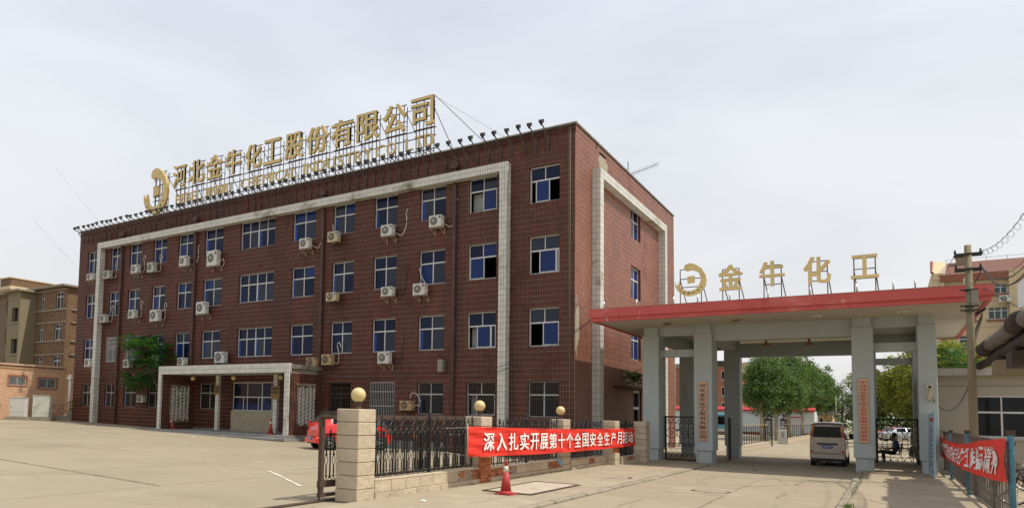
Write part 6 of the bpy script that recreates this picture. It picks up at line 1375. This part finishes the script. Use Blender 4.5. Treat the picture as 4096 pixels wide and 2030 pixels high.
m.poly(pts, -.09, .09); o = m.build('wall', 'tanc', lw); o.location = (.1, .8, 0); o.rotation_euler = (0, 0, 1.0)
m = MB(); m.box(0, 1.8, -.015, .015, 1.15, 1.18)
for i in range(3): ring(m, .3 + i * .55, .75, .24, .014, 0, 14)
m.box(0, 1.6, -.01, .01, .45, .47); o = m.build('rail', 'rust', lw); o.location = (.1, .8, 0); o.rotation_euler = (0, 0, 1.0)
lf = thing('low_rail_wall', 'low concrete kerb wall with looped iron railing at the far left edge', 'wall', (-42.4, -9, .68))
m = MB(); m.box(-.1, .1, 0, 4.6, 0, .40); m.build('wall', 'tanc', lf)
m = MB(); m.bar((0, 0, 1.35), (0, 4.6, 1.35), .035); m.bar((0, 0, .42), (0, 4.6, .42), .03)
for i in range(7):
    for z, dy in ((.65, 0), (1.05, .33)): m.tube([(0, .35 + i * .65 + dy + .24 * math.cos(t), z + .24 * math.sin(t)) for t in [2 * PI * k / 14 for k in range(15)]], .014, 4, cap=False)
m.build('rail', 'rust', lf)
sgn = thing('wall_sign', 'small weathered signboard with blue characters beside the office corner', 'sign', (-43.2, 4.2, 3.2), .2)
m = MB(); m.box(0, 1.25, -.04, 0, 0, 1.8); m.build('board', 'cream', sgn)
for k, c_ in enumerate('招聘'): link('character', text_mesh(c_, .04, .01, ('plate',)), sgn, (.2, -.045, .95 - k * .85), scale=(.85, 1, .65))
# brown brick flats
bf = thing('brick_flats', 'four-storey brown brick apartment block with a tan stair tower behind the peach building', 'apartment block', (-58, 6.7, .7))
O_ = Vector((-58, 6.7, .7)); BM = lambda s, z, d: (s + 58, -d, z - .7); BS = lambda s, z, d: (-52.71 + 58 + d, s - 6.7, z - .7); TM = lambda s, z, d: (s + 58, 5 - 6.7 - d, z - .7)
wz = [(11.15, 12.85), (8.12, 9.70), (4.9, 6.59)]
wh_ = [(a, b, c, d) for c, d in wz for a, b in ((-57.2, -56.45), (-54.5, -53.25))] + [(a, b, c, d) for c, d in ((11.1, 12.6), (8.1, 9.6), (4.9, 6.5)) for a, b in ((-63.9, -62.4), (-67.5, -66), (-71, -69.5), (-75, -73))]
m = MB(); wall_with_holes(m, BM, -90, -52.71, .5, 13.25, wh_, .2, 0, 0); mbx(m, BS, 6.7, 22, .5, 13.25, -.3, 0); bwl = m.build('wall', 'mortarb', bf)
m = MB(); m.box(-30, 5.1, .3, .4, 0, 12); m.build('inner_wall', 'dark', bf)
T = []
for r in range(int((13.2 - 1.0) / .15)):
    z = 1.0 + r * .15; x = -62 + (.2 if r % 2 else 0)
    while x < -52.8:
        if not (-60.5 < x < -57.9) and not any(x + .38 > a and x < b and z + .14 > c and z < d for a, b, c, d in wh_): T.append((x + 58.01, x + 58 + .39, -.012, 0, z - .7 + .008, z - .7 + .142))
        x += .4
    y = 6.75 + (.2 if r % 2 else 0)
    while y < 16: T.append((5.29, 5.302, y - 6.7 + .01, y - 6.7 + .39, z - .7 + .008, z - .7 + .142)); y += .4
tag(link('brick', boxes_mesh('brick', T, 'brickb'), bwl), kind='stuff')
for c, d in wz:
    for a, b in ((-57.2, -56.45), (-54.5, -53.25)): window(BM, a, b, c, d, panes=2, tr=.7, par=bf, dd=-.14, bw=.07, glass='tint')
    for a, b in ((-63.9, -62.4), (-67.5, -66)): window(BM, a, b, c - .05, d - .1, panes=2, tr=.7, par=bf, dd=-.14, bw=.07, glass='tint')
for z in (11.0, 9.78, 7.95, 6.66, 12.95):
    m = MB(); m.box(-57.9 + 58, -52.6 + 58, -.14, -.002, z - .7, z - .58); m.build('string_course', 'tanc', bf)
    if z not in (12.95,): m = MB(); m.box(-52.71 + 58, -52.55 + 58, .6, 6, z - .7, z - .6); m.build('string_course', 'tanc', bf)
m = MB(); m.box(-32, 5.7, -.55, 16, 12.55, 12.72); m.box(-.1 - 1.2, .2, -.5, 0, 12.5, 12.54) if False else None; m.build('roof_slab', 'tanc', bf)
tw = [(-59.45, -58.25, 9.95, 11.36), (-59.35, -58.15, 6.8, 8.25), (-59.4, -58.2, 3.6, 5.0)]
m = MB(); wall_with_holes(m, TM, -60.3, -57.93, .5, 12.95, tw, .35, 0, 0); m.box(-60.3 + 58 + .0, -57.93 + 58, -1.3, -.02, 0, .01) if False else None
m.quad(TM(-57.93, .5, 0), (-57.93 + 58, -.03, -.2), (-57.93 + 58, -.03, 12.25), TM(-57.93, 12.95, 0)); m.quad(TM(-60.3, .5, 0), (-60.3 + 58, -.03, -.2), (-60.3 + 58, -.03, 12.25), TM(-60.3, 12.95, 0)); m.build('stair_tower', 'tan', bf)
m = MB(); m.box(-61.1 + 58, -57.5 + 58, -2.2, 0, 12.26, 12.42); m.build('tower_roof', 'tanc', bf)
for a, b, c, d in tw:
    m = MB(); mbx(m, TM, a, b, c, d, -.36, -.35); m.build('window', 'dark', bf); m = MB(); mbx(m, TM, a - .1, b + .1, c - .14, c - .02, 0, .12); m.build('sill', 'tanc', bf)
t = copy_tree(acp[list(acp)[0]]); t.location = (-61.6, 6.5, 8.2); tag(t, 'white air conditioner on the brown brick flats at the far left edge', 'air conditioner'); t['group'] = 'air conditioners on background buildings'
hb = thing('tall_flats', 'cream and brick block showing over the roof at the far left edge', 'apartment block', (-92, 20, 0))
m = MB(); m.box(-3, 2.6, 0, 8, 0, 19.6); m.build('wall', 'brickb', hb); m = MB(); m.box(-3, 2.7, -.1, 8, 18.0, 18.5); m.box(-3, 2.7, -.1, 8, 19.6, 19.75); m.build('band', 'cream', hb); m = MB(); m.box(-1.8, -.2, -.06, .0, 2, 19.9); m.build('render_strip', 'whitew', hb)
# wires at far left
wire([(-60, 9, 27), (-45, 9, 14.5)], .008, 'upper faint wire slanting down at the left sky edge', mt='steel'); wire([(-64, 9, 22), (-52, 9, 13.6)], .008, 'lower faint wire slanting down at the left sky edge')

# ================================================================== RIGHT BACKGROUND: cream apartment block
ab = thing('apartment_block', 'cream apartment block with a red tiled roof and green-glazed windows at the right', 'apartment block', (17, 80, 0))
AB = lambda s, z, d: (s - 17, -d, z)
fl_ = [(17.44, 18.63), (14.41, 15.86), (11.1, 12.6), (7.6, 9.2), (4.3, 5.9)]; ax = [(18.7, 20.3), (21.45, 23.25), (25.3, 27), (29, 31), (33, 35)]
hs = [(a + (.0 if j == 0 else -.0), b, c, d) for j, (c, d) in enumerate(fl_) for a, b in ax]
m = MB(); wall_with_holes(m, AB, 17.3, 45, 0, 19.2, hs, .25, 0, 0); m.box(.3, 28, .3, 12, 0, .1); m.quad((.3, 0, 0), (.3, 12, 0), (.3, 12, 19.2), (.3, 0, 19.2)); m.box(6.35, 28, -.7, -.01, 0, 20.2); m.build('wall', 'cream', ab)
m = MB(); m.box(.5, 28, .4, .5, 0, 19); m.build('inner_wall', 'dark', ab)
for j, (c, d) in enumerate(fl_):
    for k, (a, b) in enumerate(ax[:2]):
        window(AB, a, b, c, d, panes=2 if k == 0 else 3, tr=.70, par=ab, dd=-.15, bw=.08, glass='glassgreen', bars=12 if (j >= 3) else 0)
        m = MB(); mbx(m, AB, a - .15, b + .15, c - .22, c - .02, 0.005, .22); m.build('sill', 'band', ab)
for z in (16.6, 13.5, 10.3, 7.0): m = MB(); m.box(.3, 6.3, -.012, -.003, z, z + .035); m.build('render_line', 'coping', ab)
m = MB(); m.box(.0, 28.5, -.65, -.02, 19.2, 20.05); m.build('eaves_band', 'band', ab)
rfm = MB(); rfm.add([(-.2, -.6, 20.06), (29, -.6, 20.06), (29, 6, 22.6), (1.0, 6, 22.6)], [(0, 1, 2, 3)]); rfo = rfm.build('roof', 'roofg', ab); T = []
sy_, sz_ = 6.6, 2.54
n = 22; V = []; F = []
for r in range(n):
    for c in range(80):
        x = .6 + c * .34 + (.17 if r % 2 else 0) + r * .02; y0 = -.55 + sy_ * r / n; z0 = 20.11 + sz_ * r / n; y1 = y0 + sy_ / n * .86; z1 = z0 + sz_ / n * .86; i = len(V)
        V += [(x, y0, z0 + .05), (x + .27, y0, z0 + .05), (x + .27, y1, z1 + .02), (x, y1, z1 + .02)]; F.append((i, i + 1, i + 2, i + 3))
tag(link('roof_tile', npmesh('roof_tile', V, F, 'rooft'), rfo), kind='stuff')
m = MB(); m.add([(-.7, -.6, 19.5), (.2, -.6, 19.5), (1.0, 5.5, 22.5), (.3, 5.5, 22.8), (-.4, 5.5, 22.8), (-.7, -.5, 20.6)], [(0, 1, 2, 3, 4, 5)]); m.box(-.8, .4, -.5, 10, 17, 20.3); m.build('gable_parapet', 'cream', ab)
m = MB(); m.bar((-.75, -.6, 20.4), (-.5, 5.5, 22.85), .25); m.build('gable_edge', 'band', ab)
m = MB(); m.box(1.9, 3.1, 4, 5, 21.5, 22.9); m.box(1.8, 3.2, 3.9, 5.1, 22.9, 23.05); m.build('chimney', 'tan', ab)
m = MB(); m.bar((1, 6, 23.0), (28, 6, 23.0), .03)
for i in range(14): m.bar((1 + i * 2, 6, 22.6), (1 + i * 2, 6, 23.1), .03)
m.build('ridge_rail', 'steel', ab)
for (x, z) in ((22.35, 16.3), (22.6, 13.0)):
    t = copy_tree(acp[list(acp)[0]]); t.location = (x, 79.3, z); t.scale = (1.5, 1.5, 1.5); tag(t, 'white air conditioner on the cream apartment block, %s' % ('under the top window' if z > 14 else 'beside the third-floor window'), 'air conditioner'); t['group'] = 'air conditioners on background buildings'
# ================================================================== CENTRE BACKGROUND
fb = thing('brick_offices', 'long red brick office building with a pale flat parapet behind the poplars', 'office building', (-7, 75, 0))
m = MB(); m.box(-8, .6, 0, 20, 0, 8.9); m.build('wall', 'fbrick', fb); m = MB(); m.box(-8, .7, -.1, 20, 8.9, 9.45); m.build('parapet', 'tanc', fb)
for z0, z1 in ((7.2, 8.4), (5.0, 6.2), (2.9, 4.1)):
    for x in (-6.1, -4.6, -3.1, -1.6, .13): 
        m = MB(); m.box(x, x + .38, -.05, -.01, z0, z1); w1 = m.build('window', 'acw', fb); m = MB(); m.box(x + .05, x + .33, -.06, -.051, z0 + .08, z1 - .08); m.build('pane', 'tint', w1)
    m = MB(); m.box(-8, .65, -.08, -.005, z0 - .22, z0 - .1); m.build('sill_band', 'tanc', fb)
fb2 = thing('flat_roofed_block', 'brown building with a cream overhanging flat roof rising behind the poplar crowns', 'building', (-4, 100, 0))
m = MB(); m.box(-10, 4.6, 0, 22, 0, 10.1); m.build('wall', 'fbrick', fb2); m = MB(); m.box(-11, 5.2, -.8, 23, 10.1, 11.2); m.build('roof_slab', 'cream', fb2)
for k in range(4): m = MB(); m.box(4.6, 4.66, 1 + k * 4, 3 + k * 4, 7.0, 9.0); m.build('window', 'tint', fb2)
ga = thing('garage', 'white garage shed with a bright red roof edge and roller doors behind the trees', 'garage', (-3, 70.2, 0))
m = MB(); m.box(-9, 7.2, 0, 4, 0, 3.05); m.build('wall', 'whitew', ga); m = MB(); m.add([(-9, -.3, 3.0), (7.3, -.3, 3.0), (7.3, 1.2, 3.5), (-9, 1.2, 3.5)], [(0, 1, 2, 3)]); m.box(-9, 7.3, -.3, -.1, 2.95, 3.15); m.build('roof', 'roofred', ga)
for x in (1.4, 4.2):
    m = MB(); m.box(x, x + 1.9, -.03, 0, 0, 2.35); dr = m.build('roller_door', 'roofred', ga)
    for k in range(12): m = MB(); m.box(x + .08, x + 1.82, -.05, -.031, k * .185 + .01, k * .185 + .17); m.build('slat', 'whitew', dr)
m = MB(); m.box(-9, 7.2, -.03, -.01, 0, .35); m.build('red_base', 'band', ga)
bs = thing('bus', 'teal and white bus parked between the gate columns in the distance', 'bus', (-4.3, 61, 0), .22)
m = MB(); m.bbox(-2.2, 1.35, 0, 7.5, .35, 2.55, .1); m.build('body', 'bus', bs)
m = MB(); m.box(-2.1, 1.25, -.02, -.004, 1.25, 2.2); m.build('windscreen', 'tint', bs); m = MB(); m.box(-2.15, 1.3, -.03, -.004, .45, .75); m.build('bumper', 'acw', bs); m = MB(); m.box(1.352, 1.36, .4, 7, 1.3, 2.15); m.build('side_window', 'tint', bs)
for x in (-1.8, .8): m = MB(); m.tube([(x, .5, .35), (x + .3, .5, .35)], .35, 14); m.build('wheel', 'rubber', bs)
eh = thing('small_house', 'small pale house with a steep dark roof at the end of the road', 'house', (2.4, 120, 0))
m = MB(); m.box(-1.2, 1.0, 0, 6, 0, 3.1); m.build('wall', 'cream', eh); m = MB(); m.add([(-1.5, -.3, 3.0), (1.2, -.3, 3.0), (.6, 3, 4.5), (-.9, 3, 4.5), (1.2, 6, 3.0), (-1.5, 6, 3)], [(0, 1, 2, 3), (1, 4, 2), (0, 3, 5), (3, 2, 4, 5)]); m.build('roof', 'slate', eh)
m = MB(); m.box(-.9, -.5, -.03, -.01, 1.4, 2.3); m.build('window', 'tint', eh)
# fences along the inner road with gold tips
def gold_fence(y0, y1, lb, step=.28):
    t = thing('spike_fence', lb, 'fence', (4.30, y0, 0), group='black gold-tipped fences along the inner road')
    m = MB(); L = y1 - y0; m.box(-.12, .12, 0, L, 0, .30); m.box(-.14, .14, 0, L, .30, .34); m.build('plinth_wall', 'stone', t)
    m = MB()
    for z in (.45, 1.38): m.box(-.012, .012, 0, L, z, z + .03)
    m.build('rail', 'iron', t)
    b_ = MB(); b_.box(-.018, .018, -.018, .018, .34, 1.5); bm1 = b_.mesh('picket', 'iron'); s_ = MB(); s_.lathe((0, 0, 1.5), [(.02, 0), (.035, .04), (.003, .14)], 5); sm1 = s_.mesh('spike', 'golde'); y = .1
    while y < L:
        p_ = link('picket', bm1, t, (0, y, 0)); link('spike', sm1, p_); y += step
    return t
gold_fence(13.4, 27.9, 'near black gold-tipped fence left of the inner road', .95); gold_fence(38.6, 69, 'far black gold-tipped fence left of the inner road', 1.9)
for y, lb in ((28.3, 'nearer'), (37.9, 'farther')):
    t = thing('lantern_gatepost', lb + ' black openwork iron gatepost topped with a lantern beside the inner road', 'gatepost', (4.3, y, 0), group='lantern gateposts')
    m = MB()
    for x in (-.22, .22):
        for yy in (-.15, .15): m.box(x - .02, x + .02, yy - .02, yy + .02, 0, 1.9)
    for k in range(9):
        z = .1 + k * .2; m.bar((-.22, -.15, z), (.22, -.15, z + .2), .02); m.bar((.22, -.15, z), (-.22, -.15, z + .2), .02); ring(m, 0, z + .1, .07, .01, -.15, 8)
    m.box(-.28, .28, -.2, .2, 1.88, 1.95); m.lathe((0, 0, 1.95), [(.25, 0), (.2, .1), (.06, .17), (.04, .25)], 10); m.build('frame', 'iron', t)
    m = MB(); m.lathe((0, 0, 2.2), [(.05, 0), (.1, .06), (.12, .22), (.02, .34)], 8); m.build('lantern', 'black', t)
t = thing('ticket_pedestal', 'stainless steel access pedestal with an arched top beside the inner road', 'pedestal', (4.42, 35.6, 0), .3)
m = MB(); m.box(-.36, .36, -.22, .22, 0, .08); m.bbox(-.30, .30, -.18, .18, .08, 1.15, .02); m.build('body', 'stainless', t)
m = MB(); ring(m, 0, 1.12, .22, .04, 0, 12, 0, PI); m.box(-.27, .27, -.16, .16, 1.30, 1.37); m.box(-.27, -.22, -.16, .16, 1.12, 1.3); m.box(.22, .27, -.16, .16, 1.12, 1.3); m.build('arched_head', 'stainless', t)
m = MB(); m.box(-.12, .12, -.185, -.18, .5, .95); m.build('panel', 'lampglass', t)
for x, y, h, lb in ((4.95, 100, 5.8, 'pale concrete pole among the dark trees at the road end'), (6.3, 92, 3.4, 'thin street lamp on the right side of the far road')):
    t = thing('street_pole', lb, 'pole', (x, y, 0)); m = MB(); m.tube([(0, 0, 0), (0, 0, h)], .1 if h > 4 else .05, 6); m.build('shaft', 'barkp', t)
    if h < 4: m = MB(); m.tube([(0, 0, h), (.4, 0, h + .25), (.8, 0, h + .25)], .04, 5); m.build('arm', 'barkp', t)
# bench-like timber pile behind the right gate
t = thing('bench', 'low dark slatted bench beyond the right side gate', 'bench', (11.2, 24, 0)); 
for k in range(4): m = MB(); m.box(-1, 1, k * .12, k * .12 + .09, .42, .46); m.build('slat', 'rust', t)
for x in (-.8, .8): m = MB(); m.box(x - .04, x + .04, 0, .45, 0, .42); m.build('leg', 'iron', t)

# planter, ledge and board at the foot of the office behind the iron fence
pl_ = thing('planter', 'low dark red tiled planter box with pale coping at the office foot', 'planter', (-3.2, -.7, 0))
m = MB(); m.box(-2.6, 2.6, -.6, .64, -.05, .86); m.build('box', 'planter', pl_); m = MB(); m.box(-2.68, 2.68, -.68, .66, .86, .94); m.build('coping', 'stepst', pl_)
for k in range(7): m = MB(); m.box(-2.6 + k * .75, -2.58 + k * .75 + .02, -.61, -.601, .0, .85); m.build('tile_joint', 'grout', pl_)
for k in range(3): link('frond', fr_me[0], pl_, (-1.8 + k * 1.6, -.2, 1.0), rot=(0, -.7, k * 2.0), scale=(.5, .5, .5))
lg = thing('step_ledge', 'long low concrete step along the office foot behind the red car', 'step', (-9.2, -.7, .1))
m = MB(); m.box(-2.8, 2.9, -.5, .66, -.1, .16); m.build('lower_step', 'stepst', lg); m = MB(); m.box(-2.8, 2.9, -.1, .66, .16, .34); m.build('upper_step', 'stepst', lg)
db = thing('diamond_board', 'grey diamond-shaped board propped against the barred ground floor opening', 'board', (-10.4, -.35, .45))
m = MB(); m.poly([(0, 0), (.45, .62), (0, 1.28), (-.45, .62)], -.03, .03); m.build('board', 'coping', db); m = MB(); m.bar((0, -.035, 0), (0, -.035, 1.28), .02); m.build('seam', 'steel', db)
